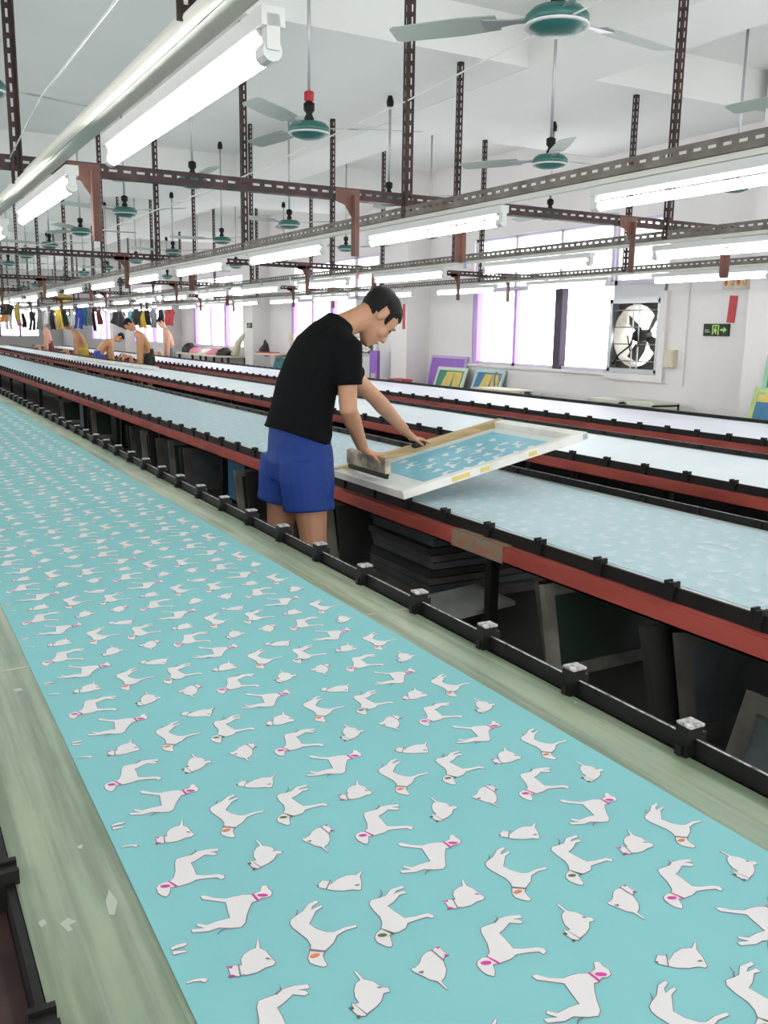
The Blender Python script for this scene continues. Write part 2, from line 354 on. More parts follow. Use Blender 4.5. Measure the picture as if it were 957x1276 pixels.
for ti, (xa, xb) in enumerate(TX):
    lab = ['nearest long printing table with worn green top in the foreground', 'second long printing table, where the man in black leans over a screen',
           'third long printing table with white cloth and red edge behind the man', 'farthest long printing table, closest to the window wall'][ti]
    t = thing('printing_table', lab, 'table', ((xa+xb)/2, (TY0+TY1)/2, 0), 'long printing tables'); tabs.append(t)
    b = MB(); b.box(xa+.012, xb-.012, TY0, TY1, .665, TZ); b.build('table_top', G_green if ti == 0 else G_pale, t)
    # edge plates: flush towards the camera side, standing proud on the far side
    b = MB(); b.box(xa, xa+.010, TY0, TY1, .655, TZ+.004); b.box(xa-.002, xa+.012, TY0, TY1, .64, .66); b.build('edge_plate', S_black, t)
    b = MB(); b.box(xb-.002, xb+.010, TY0, TY1, .64, TZ+.032); b.build('edge_plate', S_black, t)
    b = MB(); b.box(xb+.0005, xb+.0040, TY0, TY1, TZ+.032, TZ+.0330); b.build('worn_edge', S_worn, t)
    b = MB(); b.box(xa-.040, xa-.002, TY0, TY1, .652, .658); b.box(xa-.044, xa-.036, TY0, TY1, .596, .658); b.box(xa-.044, xa-.010, TY0, TY1, .596, .602); b.build('red_edge_angle', S_brown if ti == 0 else S_red, t)
    b = MB(); b.box(xb-.03, xb+.012, TY0, TY1, .60, .64); b.build('far_edge_beam', S_black, t)
    if ti == 1:
        b = MB(); b.box(xa-.046, xa-.035, 2.70, 3.05, .594, .661); b.box(xa-.041, xa-.001, 2.70, 3.05, .651, .661); b.build('green_paint_patch', mat('green_drips', (.16, .19, .11), .6, var=.6, vscale=30, col2=(.30, .10, .07)), t)
    Lm = MB(); Lm.box(-.02, .02, -.02, .02, 0, .655); LEG = Lm.mesh('leg', S_black)
    y = TY0+.25
    while y < TY1:
        for xx in (xa+.05, xb-.05):
            o = link('leg', LEG, (xx-(xa+xb)/2, y-(TY0+TY1)/2, 0), t)
        if y < 14:
            c = MB(); c.box(xa+.05, xb-.05, y-.015, y+.015, .60, .64); c.build('cross_bar', S_black, t)
        y += 1.62
    b = MB(); b.box(xa+.03, xb-.03, TY0, TY1, .20, .225); b.build('lower_shelf', V_dark, t)
    # registration clamps, one per print repeat
    far = MB()
    for side, xx in ((0, xa+.004), (1, xb+.004)):
        y = TY0+.09 + (.16 if side == 0 else .0) + .03*ti
        while y < TY1-.1:
            lim = [13.0, 13.5, 16.0, 16.0][ti]
            if y < lim: link('clamp', CLAMP if (side and ti == 0) else CLAMP2, (xx-(xa+xb)/2, y-(TY0+TY1)/2, TZ+(.012 if side else .006)), t, (0, 0, math.pi if side == 0 else 0))
            else: far.box(xx-.016, xx+.016, y-.02, y+.02, TZ-.04, TZ+.038)
            y += .3178
    o = far.build('clamp_row', S_black, t); o['kind'] = 'stuff'
# seams and paint marks on the nearest top
t = tabs[0]
b = MB()
for y in (2.07, 5.1, 8.2): b.box(.115, 1.238, y, y+.012, TZ, TZ+.0006)
b.build('seam', mat('seam_pale', (.40, .42, .30), .5, var=.3, vscale=20), t)

SM = mat('paint_smear', (.38, .43, .35), .5)
for pts in ([(.150, 1.105), (.162, 1.112), (.170, 1.100), (.160, 1.096), (.163, 1.085), (.157, 1.083)], [(.212, 1.125), (.222, 1.150), (.226, 1.118), (.216, 1.090), (.210, 1.095)], [(.126, 1.12), (.134, 1.125), (.136, 1.112), (.128, 1.108)], [(.20, 1.95), (.215, 1.955), (.22, 1.94), (.205, 1.935)]):
    b = MB(); b.prism(pts, lambda a, c, t_: (a, c, TZ+.0002+t_), .0004); b.build('paint_smear', SM, t)
# ------------------------------------------------------------------ printed cloth
# one repeat of the animal pattern, in metres on the cloth: (outline, [(detail, colour)], centre); 0 outline 1 white 2 pink 3 orange 4 olive
PX, PY = 0.2985, 0.3205
MOT = [
    ([(0.2788, 1.1192), (0.2831, 1.1247), (0.2923, 1.1277), (0.2971, 1.1251), (0.3059, 1.1311), (0.3132, 1.1462), (0.3181, 1.1658), (0.323, 1.1746), (0.3306, 1.1752), (0.3423, 1.1748), (0.3558, 1.1794), (0.3691, 1.1784), (0.3841, 1.1729), (0.3828, 1.1664), (0.3701, 1.1702), (0.3771, 1.1641), (0.3784, 1.1588), (0.373, 1.1581), (0.3621, 1.1662), (0.346, 1.1579), (0.3378, 1.1554), (0.3378, 1.1414), (0.3359, 1.1233), (0.3462, 1.1174), (0.3644, 1.111), (0.3699, 1.1049), (0.3685, 1.0992), (0.3625, 1.097), (0.3605, 1.1039), (0.3464, 1.1092), (0.3326, 1.1128), (0.3221, 1.1093), (0.3122, 1.1093), (0.3039, 1.1096), (0.2961, 1.1116), (0.2913, 1.0998), (0.2855, 1.0938), (0.2803, 1.0996), (0.2779, 1.1079)],
     [([(0.2966, 1.127), (0.299, 1.1257), (0.3057, 1.1101), (0.3022, 1.1089)], 2), ([(0.297, 1.115), (0.2953, 1.1133), (0.2917, 1.113), (0.2876, 1.1143), (0.2846, 1.1167), (0.2838, 1.1193), (0.2856, 1.1211), (0.2892, 1.1213), (0.2932, 1.12), (0.2963, 1.1176)], 2), ([(0.3426, 1.1758), (0.3513, 1.1795), (0.3546, 1.1872), (0.3532, 1.1779), (0.3449, 1.1735)], 0)], (0.3337, 1.1347)),
    ([(0.407, 1.0568), (0.4135, 1.0554), (0.4125, 1.0461), (0.4145, 1.0389), (0.4104, 1.0309), (0.404, 1.0293), (0.3963, 1.0319), (0.3892, 1.0282), (0.3825, 1.0293), (0.3743, 1.019), (0.3663, 1.0066), (0.3587, 0.9922), (0.3513, 0.987), (0.3393, 0.9911), (0.3262, 0.9994), (0.3126, 0.9985), (0.294, 1.0057), (0.2938, 1.012), (0.31, 1.0066), (0.3024, 1.016), (0.3044, 1.0204), (0.3143, 1.0116), (0.3307, 1.0125), (0.345, 1.0109), (0.3484, 1.0303), (0.3516, 1.0451), (0.3396, 1.0549), (0.3265, 1.0657), (0.3257, 1.0736), (0.3317, 1.073), (0.3417, 1.0612), (0.3556, 1.0524), (0.3641, 1.0524), (0.3775, 1.0503), (0.3871, 1.0452), (0.3944, 1.0454), (0.4009, 1.0471)],
     [([(0.3876, 1.0465), (0.3906, 1.0454), (0.3925, 1.0279), (0.3887, 1.027)], 2), ([(0.4068, 1.0328), (0.4048, 1.0316), (0.4009, 1.0321), (0.3968, 1.0343), (0.3939, 1.0373), (0.3934, 1.0399), (0.3955, 1.0412), (0.3993, 1.0406), (0.4034, 1.0384), (0.4063, 1.0355)], 2), ([(0.335, 0.9938), (0.3267, 0.9933), (0.3193, 0.987), (0.3206, 0.9863), (0.3273, 0.9912), (0.3369, 0.9919)], 0)], (0.3567, 1.0306)),
    ([(0.4129, 0.9705), (0.4213, 0.9748), (0.4339, 0.9799), (0.4472, 0.9909), (0.4597, 0.9929), (0.4606, 0.9882), (0.4494, 0.9838), (0.4446, 0.9773), (0.4534, 0.9792), (0.4612, 0.9799), (0.4606, 0.9761), (0.4489, 0.9721), (0.4309, 0.9524), (0.4347, 0.9391), (0.4435, 0.9271), (0.4512, 0.9231), (0.467, 0.9249), (0.4833, 0.9226), (0.482, 0.9181), (0.4661, 0.9192), (0.4526, 0.9157), (0.4423, 0.9047), (0.4273, 0.8966), (0.4204, 0.8898), (0.4184, 0.8804), (0.4178, 0.8716), (0.4127, 0.8707), (0.4061, 0.8777), (0.4015, 0.8852), (0.4028, 0.8938), (0.4112, 0.9051), (0.4156, 0.9134), (0.4165, 0.9264), (0.4124, 0.9424), (0.4092, 0.9553), (0.4093, 0.9638)],
     [([(0.4114, 0.9076), (0.4282, 0.895), (0.4262, 0.8924), (0.4091, 0.9041)], 0), ([(0.418, 0.8922), (0.4155, 0.8904), (0.4115, 0.8897), (0.4075, 0.8904), (0.405, 0.8923), (0.4049, 0.8946), (0.4073, 0.8964), (0.4113, 0.8971), (0.4154, 0.8964), (0.4179, 0.8945)], 3), ([(0.4246, 0.976), (0.429, 0.9843), (0.4284, 0.987), (0.4276, 0.9838), (0.4216, 0.9752)], 0)], (0.4358, 0.9357)),
    ([(0.5186, 0.9529), (0.5251, 0.9593), (0.5368, 0.9581), (0.5462, 0.9582), (0.5595, 0.968), (0.5783, 0.9674), (0.5777, 0.962), (0.5654, 0.9617), (0.558, 0.957), (0.5735, 0.9565), (0.5746, 0.9497), (0.5643, 0.9516), (0.5493, 0.9416), (0.5379, 0.9378), (0.541, 0.9217), (0.5452, 0.9054), (0.5571, 0.9023), (0.5772, 0.8998), (0.582, 0.892), (0.5775, 0.8879), (0.572, 0.894), (0.5556, 0.8947), (0.5435, 0.8947), (0.5361, 0.8872), (0.5259, 0.885), (0.5161, 0.8858), (0.5112, 0.8849), (0.5051, 0.8664), (0.501, 0.8643), (0.4964, 0.8689), (0.4912, 0.8802), (0.4922, 0.8883), (0.498, 0.8954), (0.5079, 0.9), (0.5148, 0.9099), (0.5184, 0.9219), (0.5173, 0.9391)],
     [([(0.5065, 0.9012), (0.5087, 0.9), (0.5192, 0.8846), (0.5147, 0.8834)], 4), ([(0.509, 0.8862), (0.5069, 0.8848), (0.5034, 0.8847), (0.4996, 0.886), (0.4972, 0.8882), (0.4969, 0.8905), (0.4989, 0.8919), (0.5024, 0.892), (0.5062, 0.8907), (0.5087, 0.8885)], 4), ([(0.5354, 0.9583), (0.5435, 0.9646), (0.5462, 0.9734), (0.5474, 0.9728), (0.5447, 0.9635), (0.5376, 0.9572)], 0)], (0.5391, 0.9176)),
    ([(0.3275, 0.9191), (0.3302, 0.9298), (0.3366, 0.9366), (0.3457, 0.9401), (0.3532, 0.9403), (0.3605, 0.9543), (0.362, 0.9535), (0.3578, 0.9379), (0.3625, 0.9291), (0.3634, 0.9162), (0.3651, 0.9052), (0.3605, 0.9016), (0.3504, 0.9022), (0.3391, 0.8992), (0.327, 0.9006), (0.3231, 0.9038), (0.3176, 0.9025), (0.3139, 0.906), (0.3061, 0.9063), (0.3101, 0.9107), (0.3112, 0.9179), (0.3113, 0.9266), (0.314, 0.9223), (0.319, 0.9236), (0.3239, 0.9195)],
     [([(0.3116, 0.926), (0.3142, 0.9222), (0.3177, 0.9235), (0.3152, 0.9193), (0.3124, 0.92)], 2), ([(0.3061, 0.9063), (0.3098, 0.9097), (0.3142, 0.9066), (0.3128, 0.9042)], 2), ([(0.3237, 0.9231), (0.325, 0.9225), (0.3203, 0.9014), (0.3182, 0.9014)], 0), ([(0.3558, 0.917), (0.3596, 0.9174), (0.363, 0.9115), (0.3583, 0.914)], 0)], (0.3357, 0.9202)),
    ([(0.4271, 0.8185), (0.4344, 0.8277), (0.4413, 0.8301), (0.4409, 0.8465), (0.4438, 0.8458), (0.4451, 0.8292), (0.4537, 0.8212), (0.4572, 0.8081), (0.464, 0.8034), (0.4623, 0.7972), (0.4545, 0.7984), (0.4459, 0.7885), (0.4357, 0.7832), (0.4251, 0.7802), (0.4201, 0.777), (0.4143, 0.779), (0.4104, 0.7774), (0.4124, 0.7835), (0.4109, 0.7895), (0.4094, 0.7966), (0.4133, 0.7952), (0.4152, 0.802), (0.4188, 0.7975), (0.4232, 0.7984), (0.4229, 0.8079)],
     [([(0.4087, 0.7962), (0.414, 0.7955), (0.4133, 0.7917), (0.4105, 0.7911)], 4), ([(0.4102, 0.7768), (0.4117, 0.7822), (0.4153, 0.7795), (0.4138, 0.7776)], 4), ([(0.4154, 0.8033), (0.4165, 0.8005), (0.4228, 0.7783), (0.4233, 0.7753), (0.4213, 0.7778)], 0), ([(0.4516, 0.8099), (0.4554, 0.8097), (0.4574, 0.8061), (0.4536, 0.8074)], 0)], (0.4321, 0.8033)),
    ([(0.5038, 0.8187), (0.5096, 0.818), (0.5179, 0.8224), (0.5256, 0.8304), (0.5342, 0.835), (0.5429, 0.835), (0.5507, 0.838), (0.5551, 0.8357), (0.5544, 0.8276), (0.5574, 0.8177), (0.5504, 0.8181), (0.5455, 0.8133), (0.5432, 0.8069), (0.5396, 0.7969), (0.5315, 0.7875), (0.5241, 0.7838), (0.5237, 0.7689), (0.5221, 0.7698), (0.5205, 0.7857), (0.5136, 0.7924), (0.5091, 0.8033), (0.5038, 0.8131)],
     [([(0.5498, 0.8376), (0.5555, 0.8363), (0.5514, 0.8326)], 2), ([(0.5576, 0.818), (0.5527, 0.8218), (0.5508, 0.8171)], 2), ([(0.5418, 0.8364), (0.5439, 0.8365), (0.5471, 0.8117), (0.5452, 0.8119)], 0), ([(0.508, 0.8097), (0.5152, 0.8087), (0.5119, 0.8042), (0.5088, 0.8066)], 0)], (0.5308, 0.8099)),
    ([(0.4899, 0.6947), (0.5067, 0.7026), (0.522, 0.704), (0.5341, 0.6988), (0.5447, 0.705), (0.5463, 0.7042), (0.5361, 0.6935), (0.5321, 0.6807), (0.524, 0.6663), (0.5205, 0.6653), (0.5145, 0.671), (0.5013, 0.6747), (0.4888, 0.6821), (0.4833, 0.6883), (0.4784, 0.6934), (0.4745, 0.6979), (0.4752, 0.7025), (0.4816, 0.7066), (0.486, 0.7093), (0.4899, 0.7064), (0.4957, 0.7021)],
     [([(0.4955, 0.7052), (0.4977, 0.7053), (0.4828, 0.6878), (0.4813, 0.6886)], 0), ([(0.4742, 0.7022), (0.4778, 0.7011), (0.475, 0.6977)], 0), ([(0.5191, 0.6784), (0.5254, 0.6784), (0.5272, 0.6749), (0.5219, 0.6752)], 0)], (0.506, 0.6928)),
]
FRAG = [[(0.2604, 0.9895), (0.2692, 0.992), (0.2803, 0.9908), (0.2814, 0.9868), (0.276, 0.985), (0.2649, 0.9858), (0.262, 0.9845)], [(0.261, 0.9829), (0.2671, 0.9805), (0.2761, 0.977), (0.2773, 0.9734), (0.2691, 0.9745), (0.2607, 0.9756)], [(0.2601, 0.922), (0.2705, 0.9229), (0.2815, 0.9193), (0.284, 0.915), (0.279, 0.9116), (0.2757, 0.9164), (0.267, 0.9195), (0.2602, 0.9193)]]   # cut-off paws along the selvedge
def offset(p, d):
    n = len(p); area = sum(p[i][0]*p[(i+1) % n][1]-p[(i+1) % n][0]*p[i][1] for i in range(n)); sg = 1 if area > 0 else -1; out = []
    for i in range(n):
        a, b_, c = Vector(p[i-1]), Vector(p[i]), Vector(p[(i+1) % n])
        e1 = (b_-a).normalized(); e2 = (c-b_).normalized()
        nn = Vector((e1.y+e2.y, -(e1.x+e2.x)))*sg
        nn = nn.normalized() if nn.length > .2 else Vector((e1.y, -e1.x))*sg
        out.append((b_.x+nn.x*d, b_.y+nn.y*d))
    return out
def animal_print(cloth, x0, x1, y0, y1, dx, z, mats):
    b = MB(); flat = lambda q, zz: [(x, y, zz) for x, y in q]
    def face(p, zz, mi):
        n = len(p); area = sum(p[i][0]*p[(i+1) % n][1]-p[(i+1) % n][0]*p[i][1] for i in range(n))
        b.add(flat(p if area > 0 else p[::-1], zz), [tuple(range(n))], mi)
    for j in range(int((y0-1.4)/PY)-1, int((y1-.6)/PY)+1):
        for i in range(-1, 4):
            for body, ex, (cx, cy) in MOT:
                sx, sy = dx+i*PX, j*PY-i*.012
                q = [(x+sx, y+sy) for x, y in body]
                if min(p[0] for p in q) < x0 or max(p[0] for p in q) > x1 or min(p[1] for p in q) < y0 or max(p[1] for p in q) > y1: continue
                if cy+sy < 7: face(offset(q, .0011), z, 0)
                face(q, z+.0004, 1)
                if cy+sy < 7:
                    for e, mi in ex: face([(x+sx, y+sy) for x, y in e], z+.0008, mi)
        for fr in FRAG:
            q = [(x+dx, y+j*PY) for x, y in fr]
            if min(p[0] for p in q) > x0-.03 and y0 < q[0][1] < y1:
                if q[0][1] < 5: face(offset(q, .001), z, 0)
                face(q, z+.0004, 1)
    o = b.build('animal_print', mats, cloth); o['kind'] = 'stuff'; o['label'] = 'white dogs and cats with pink, orange and olive collars'
    return o
def cloth(label, x0, x1, y0, y1, m, z=TZ):
    b = MB(); b.box(x0, x1, y0, y1, z+.0003, z+.0022)
    return tag(b.build('printed_cloth', m), label, 'fabric', 'lengths of cloth on the tables')
c1 = cloth('bright teal cloth printed with white dogs and cats on nearest table', .252, 1.101, TY0+.1, 38, C_teal)
animal_print(c1, .262, 1.098, TY0+.15, 15, 0, TZ+.0026, [P_line, P_fill, P_pink, P_orange, P_olive])
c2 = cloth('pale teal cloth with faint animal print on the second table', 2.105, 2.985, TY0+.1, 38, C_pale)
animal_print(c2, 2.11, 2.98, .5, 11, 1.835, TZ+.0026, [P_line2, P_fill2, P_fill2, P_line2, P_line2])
c3 = cloth('bluish white cloth on third table behind the man', 3.905, 4.80, TY0+.1, 38, C_aqua)
c4 = cloth('plain white cloth on farthest table by the windows', 5.765, 6.85, TY0+.1, 38, C_white)

# ------------------------------------------------------------------ overhead steel
RX = [0.61, 2.45, 4.30, 6.20]
ROWS = [1.85+2.35*i for i in range(16)]
RZ = 2.03
NEARWORD = ['on the rail above the nearest table', 'on the rail above the second table', 'on the rail above the third table', 'on the rail above the farthest table']
rm = MB(); slotted_angle(rm, 40.0, .052, .004, .062, .036, .011, 'y', slots2=False, flip=(1, 1))
for ri, x in enumerate(RX):
    t = thing('lamp_rail', 'long slotted steel rail carrying lamps above the %s table' % TAB[ri], 'rail', (x, 19.4, RZ), 'lamp rails')
    if ri == 0: RAILM = rm.mesh('rail_angle', S_grey); RAILC = rm.mesh('rail_angle', S_pipe)
    link('rail_angle', RAILC if ri == 0 else RAILM, (-.004, -20.0, 0), t)
    if ri == 0:
        q = MB(); q.tube([(x-.022, -.6, RZ+.006), (x-.022, 39.4, RZ+.006)], .015, 12); q.build('conduit', S_pipe, t, smooth=True)
    else:
        q = MB(); q.box(x+.006, x+.034, -.6, 39.4, RZ-.022, RZ-.002); q.build('cable_tray', S_pipe, t)
def top_z(y): return 3.58 if any(a <= y <= c for a, c in BEAMS) else ZC
PM = {}
for zt in (3.58, ZC):
    q = MB(); slotted_angle(q, zt-RZ, .042, .004, .056, .034, .010, 'z'); PM[zt] = q.mesh('hanger_post', S_brown)
for ri, x in enumerate(RX):
    for k, y in enumerate(ROWS):
        o = link('hanger_post', PM[top_z(y)], (x-.006, y, RZ), None, (0, 0, math.radians(180) if ri == 0 else 0))
        if k < 9: tag(o, 'brown slotted steel post, %s from camera, %s' % (ORD[k], NEARWORD[ri]), 'post', 'slotted posts hanging from the ceiling')
        else: tag(o, 'distant brown slotted post far down %s' % NEARWORD[ri][3:], 'post', 'distant posts '+NEARWORD[ri])
bm_ = MB(); slotted_angle(bm_, 8.0, .056, .004, .060, .036, .011, 'x', flip=(1, 1), slots2=True)
BEAMM = bm_.mesh('beam_angle', S_brown)
br = MB(); br.box(-.022, .022, -.004, .0, -.29, .0); br.box(-.022, -.018, -.04, .0, -.29, 0); br.prism([(-.022, 0), (-.11, 0), (-.11, -.03), (-.06, -.045), (-.022, -.10)], lambda a, c, t_: (a, -.004+t_, c), .004)
br.box(-.11, .022, -.004, 0, -.03, .03)
BRM = br.mesh('drop_bracket', S_rust)
for k, y in enumerate([4.2, 8.9, 13.6, 18.3, 23.0, 27.7, 32.4]):
    t = thing('cross_beam', '%s slotted cross beam from the camera, running over the tables' % ORD[k], 'beam', (3.6, y+.01, RZ+.06), 'slotted cross beams')
    link('beam_angle', BEAMM, (-4.4, 0, 0), t)
    for bx in (.90, 2.16, 2.78, 4.02, 4.80, 5.9, 6.6):
        o = link('drop_bracket', BRM, (bx-3.6, -.004, .02), t); 
        if bx in (2.78, 4.80): o.scale = (-1, 1, 1)

# ------------------------------------------------------------------ lamps
lb = thing('fluorescent_lamp', 'x', 'lamp', (0, 0, 0), 'fluorescent lamps on the rails')
q = MB(); q.box(-.022, .022, -.63, .63, -.05, -.018); q.prism([(-.022, -.05), (.022, -.05), (.012, -.062), (-.012, -.062)], lambda a, c, t_: (a, -.60+t_, c), 1.2); q.build('batten', L_body, lb)
q = MB(); q.tube([(0, -.59, -.088), (0, .59, -.088)], .0165, 12); q.build('tube', L_tube, lb, smooth=True)
for s in (-1, 1):
    q = MB(); q.tube([(0, s*.585, -.088), (0, s*.625, -.088)], .0185, 12); q.box(-.012, .012, min(s*.605, s*.63), max(s*.605, s*.63), -.088, -.03); q.build('lamp_holder', L_body, lb)
first = True
for ri, x in enumerate(RX):
    for k in range(-1, 20):  # the lamp before the first is added out of view to brighten the foreground
        y = [2.22, 2.17, 1.86, 1.93][ri]+1.825*k
        lab = 'lit fluorescent tube lamp, %s from camera, %s' % (ORD[k], NEARWORD[ri]) if 0 <= k < 10 else 'lit fluorescent tube lamp added out of view %s' % NEARWORD[ri] if k < 0 else 'distant lit fluorescent lamp far down %s' % NEARWORD[ri][3:]
        grp = 'fluorescent lamps on the rails' if k < 10 else 'distant lamps '+NEARWORD[ri]
        z = RZ-.012
        xo = x+(.045 if ri == 0 else .01)
        if first: lb.location = (xo, y, z); lb['label'] = lab; first = False
        else: copy_tree(lb, (xo, y, z), lab, grp)

# ------------------------------------------------------------------ ceiling fans
FZ = 2.66
def make_fan(zt):
    t = thing('ceiling_fan', 'x', 'fan', (0, 0, FZ), 'ceiling fans')
    q = MB(); q.lathe([(.02, FZ+.055), (.10, FZ+.045), (.125, FZ+.02), (.125, FZ-.005), (.10, FZ-.03), (.06, FZ-.045), (.02, FZ-.05)], n=24); q.build('motor', F_green, t, smooth=True)
    q = MB(); q.lathe([(.118, FZ-.012), (.128, FZ-.012), (.128, FZ-.020), (.118, FZ-.020)], n=24); q.build('trim_ring', D['white'], t, smooth=True)
    q = MB(); q.tube([(0, 0, FZ+.15), (0, 0, zt)], .011, 8); q.build('rod', S_chrome, t, smooth=True)
    q = MB(); q.lathe([(.018, FZ+.05), (.032, FZ+.07), (.018, FZ+.10), (.034, FZ+.12), (.034, FZ+.16), (.015, FZ+.17)], n=12); q.build('coupling', S_black, t, smooth=True)
    q = MB(); q.lathe([(.03, zt-.09), (.035, zt-.05), (.02, zt)], n=12); q.build('ceiling_hook', S_black, t, smooth=True)
    for k in range(3):
        a = 2*math.pi*k/3; M = Matrix.Rotation(a, 3, 'Z'); tilt = math.radians(11)
        def fn(u, v, h): return M @ Vector((u, v*math.cos(tilt), FZ+.022+v*math.sin(tilt)+h))
        q = MB(); q.prism([(.24, -.055), (.40, -.068), (.68, -.060), (.70, -.045), (.70, .045), (.68, .060), (.40, .068), (.24, .055)], fn, .004); bl = q.build('blade', F_blade, t)
        q = MB(); q.prism([(.10, -.018), (.18, -.016), (.30, -.04), (.30, .04), (.18, .016), (.10, .018)], lambda u, v, h: fn(u, v, h-.005), .005); q.build('blade_iron', S_chrome, bl)
    return t
protos = {zt: make_fan(zt) for zt in (3.58, 3.57, ZC)}; used = {}
FY = [3.08+2.36*i for i in range(14)]; FXX = [.61, 2.47, 4.36, 6.28]
for ri, x in enumerate(FXX):
    for k, y in enumerate(FY):
        if ri == 0 and k in (0,): continue
        zt = top_z(y)
        lab = 'green ceiling fan, %s from camera in the row above the %s table' % (ORD[k], TAB[ri]) if k < 9 else 'distant small ceiling fan far down above the %s table' % TAB[ri]
        grp = 'ceiling fans' if k < 9 else 'distant fans above the %s table' % TAB[ri]
        rot = random.uniform(0, 2.1)
        rot = {(1, 0): math.radians(8), (1, 1): math.radians(98), (2, 1): math.radians(0), (0, 1): math.radians(19)}.get((ri, k), rot)
        if zt not in used: used[zt] = 1; o = protos[zt]; o.location = (x, y, FZ); o['label'] = lab; o.rotation_euler = (0, 0, rot); o['group'] = grp
        else: o = copy_tree(protos[zt], (x, y, FZ), lab, grp, rot)
        if ri == 1 and k == 1:
            rc = MB(); rc.lathe([(.022, FZ+.17), (.03, FZ+.175), (.03, FZ+.225), (.02, FZ+.23)], n=12)
            e = rc.build('red_cap', F_red, None, org=(0, 0, FZ), smooth=True); e.parent = o; e.location = (0, 0, 0)
for zt, o in protos.items():
    if zt not in used:
        for ch in list(o.children):
            for g in list(ch.children): bpy.data.objects.remove(g)
            bpy.data.objects.remove(ch)
        bpy.data.objects.remove(o)

# cords and clothes pegs
def cord(pts, r, label):
    q = MB(); q.tube(pts, r, 6); tag(q.build('cord', D['white'], smooth=True), label, 'cord')
cord([(.49, .6, 2.10), (.49, 2.0, 2.10), (.50, 3.0, 2.12), (.56, 4.2, 2.13)], .003, 'thin white cord stretched beside the nearest lamp rail')
cord([(2.47, 1.9, 2.70), (2.45, 3.0, 2.65), (2.45, 4.2, 2.59), (2.23, 6.0, 2.44), (1.67, 8.5, 2.21), (1.1, 9.0, 2.12)], .004, 'white cord slung diagonally between posts above the second table')
pg = MB(); pg.box(-.006, .006, -.012, .012, -.07, .02); pg.box(-.010, .010, -.004, .004, -.02, .0)
pgm = {c: pg.mesh('clothes_peg', D[c]) for c in ('pink', 'orange', 'sky', 'lime', 'white', 'yellow')}
PEGS = [(6.2, 14.6, 'pink'), (6.2, 13.2, 'orange'), (6.2, 12.3, 'pink'), (6.2, 11.6, 'white'), (6.2, 10.7, 'pink'), (4.3, 13.0, 'sky'), (4.3, 12.3, 'sky'), (4.3, 11.6, 'sky'), (4.3, 10.9, 'sky'), (4.3, 10.0, 'white'), (4.3, 9.4, 'sky'), (4.3, 6.4, 'sky'), (4.3, 8.3, 'pink'), (6.2, 17.2, 'yellow')]
for i, (x, y, c) in enumerate(PEGS):
    o = link('clothes_peg', pgm[c], (x, y, RZ+.01), None)
    nm = {'sky': 'pale blue'}.get(c, c); k = [p for p in PEGS[:i] if p[2] == c and p[0] == x]
    tag(o, '%s %s clothes peg from the left on rail above the %s table' % (ORD[len(k)], nm, TAB[2 if x < 5 else 3]), 'clothes peg', 'clothes pegs on the rails')

# ------------------------------------------------------------------ people
def remesh(mb, vox, it, name, mats, org):
    me = mb.mesh(name+'_raw', [mats[0]], org); o = bpy.data.objects.new(name+'_raw', me); COL.objects.link(o)
    r = o.modifiers.new('r', 'REMESH'); r.mode = 'VOXEL'; r.voxel_size = vox
    s = o.modifiers.new('s', 'SMOOTH'); s.factor = .5; s.iterations = it
    dg = bpy.context.evaluated_depsgraph_get(); ev = o.evaluated_get(dg); me2 = bpy.data.meshes.new_from_object(ev)
    bpy.data.objects.remove(o); bpy.data.meshes.remove(me)
    me2.name = name; me2.materials.clear()
    for mm in mats: me2.materials.append(mm)
    me2.polygons.foreach_set('use_smooth', [True]*len(me2.polygons)); return me2
HEADR = [(-.122, .070, .014, .018), (-.112, .066, .030, .032), (-.09, .052, .052, .046), (-.06, .034, .074, .058), (-.03, .020, .088, .066), (0, .010, .096, .072), (.035, .004, .100, .076), (.07, -.002, .095, .073), (.098, -.006, .078, .060), (.114, -.008, .052, .040), (.120, -.008, .022, .018)]
def head_frame(tilt, turn=0):
    """columns: forward, left, up"""
    return Matrix.Rotation(turn, 3, 'Z') @ Matrix.Rotation(tilt, 3, 'Y')
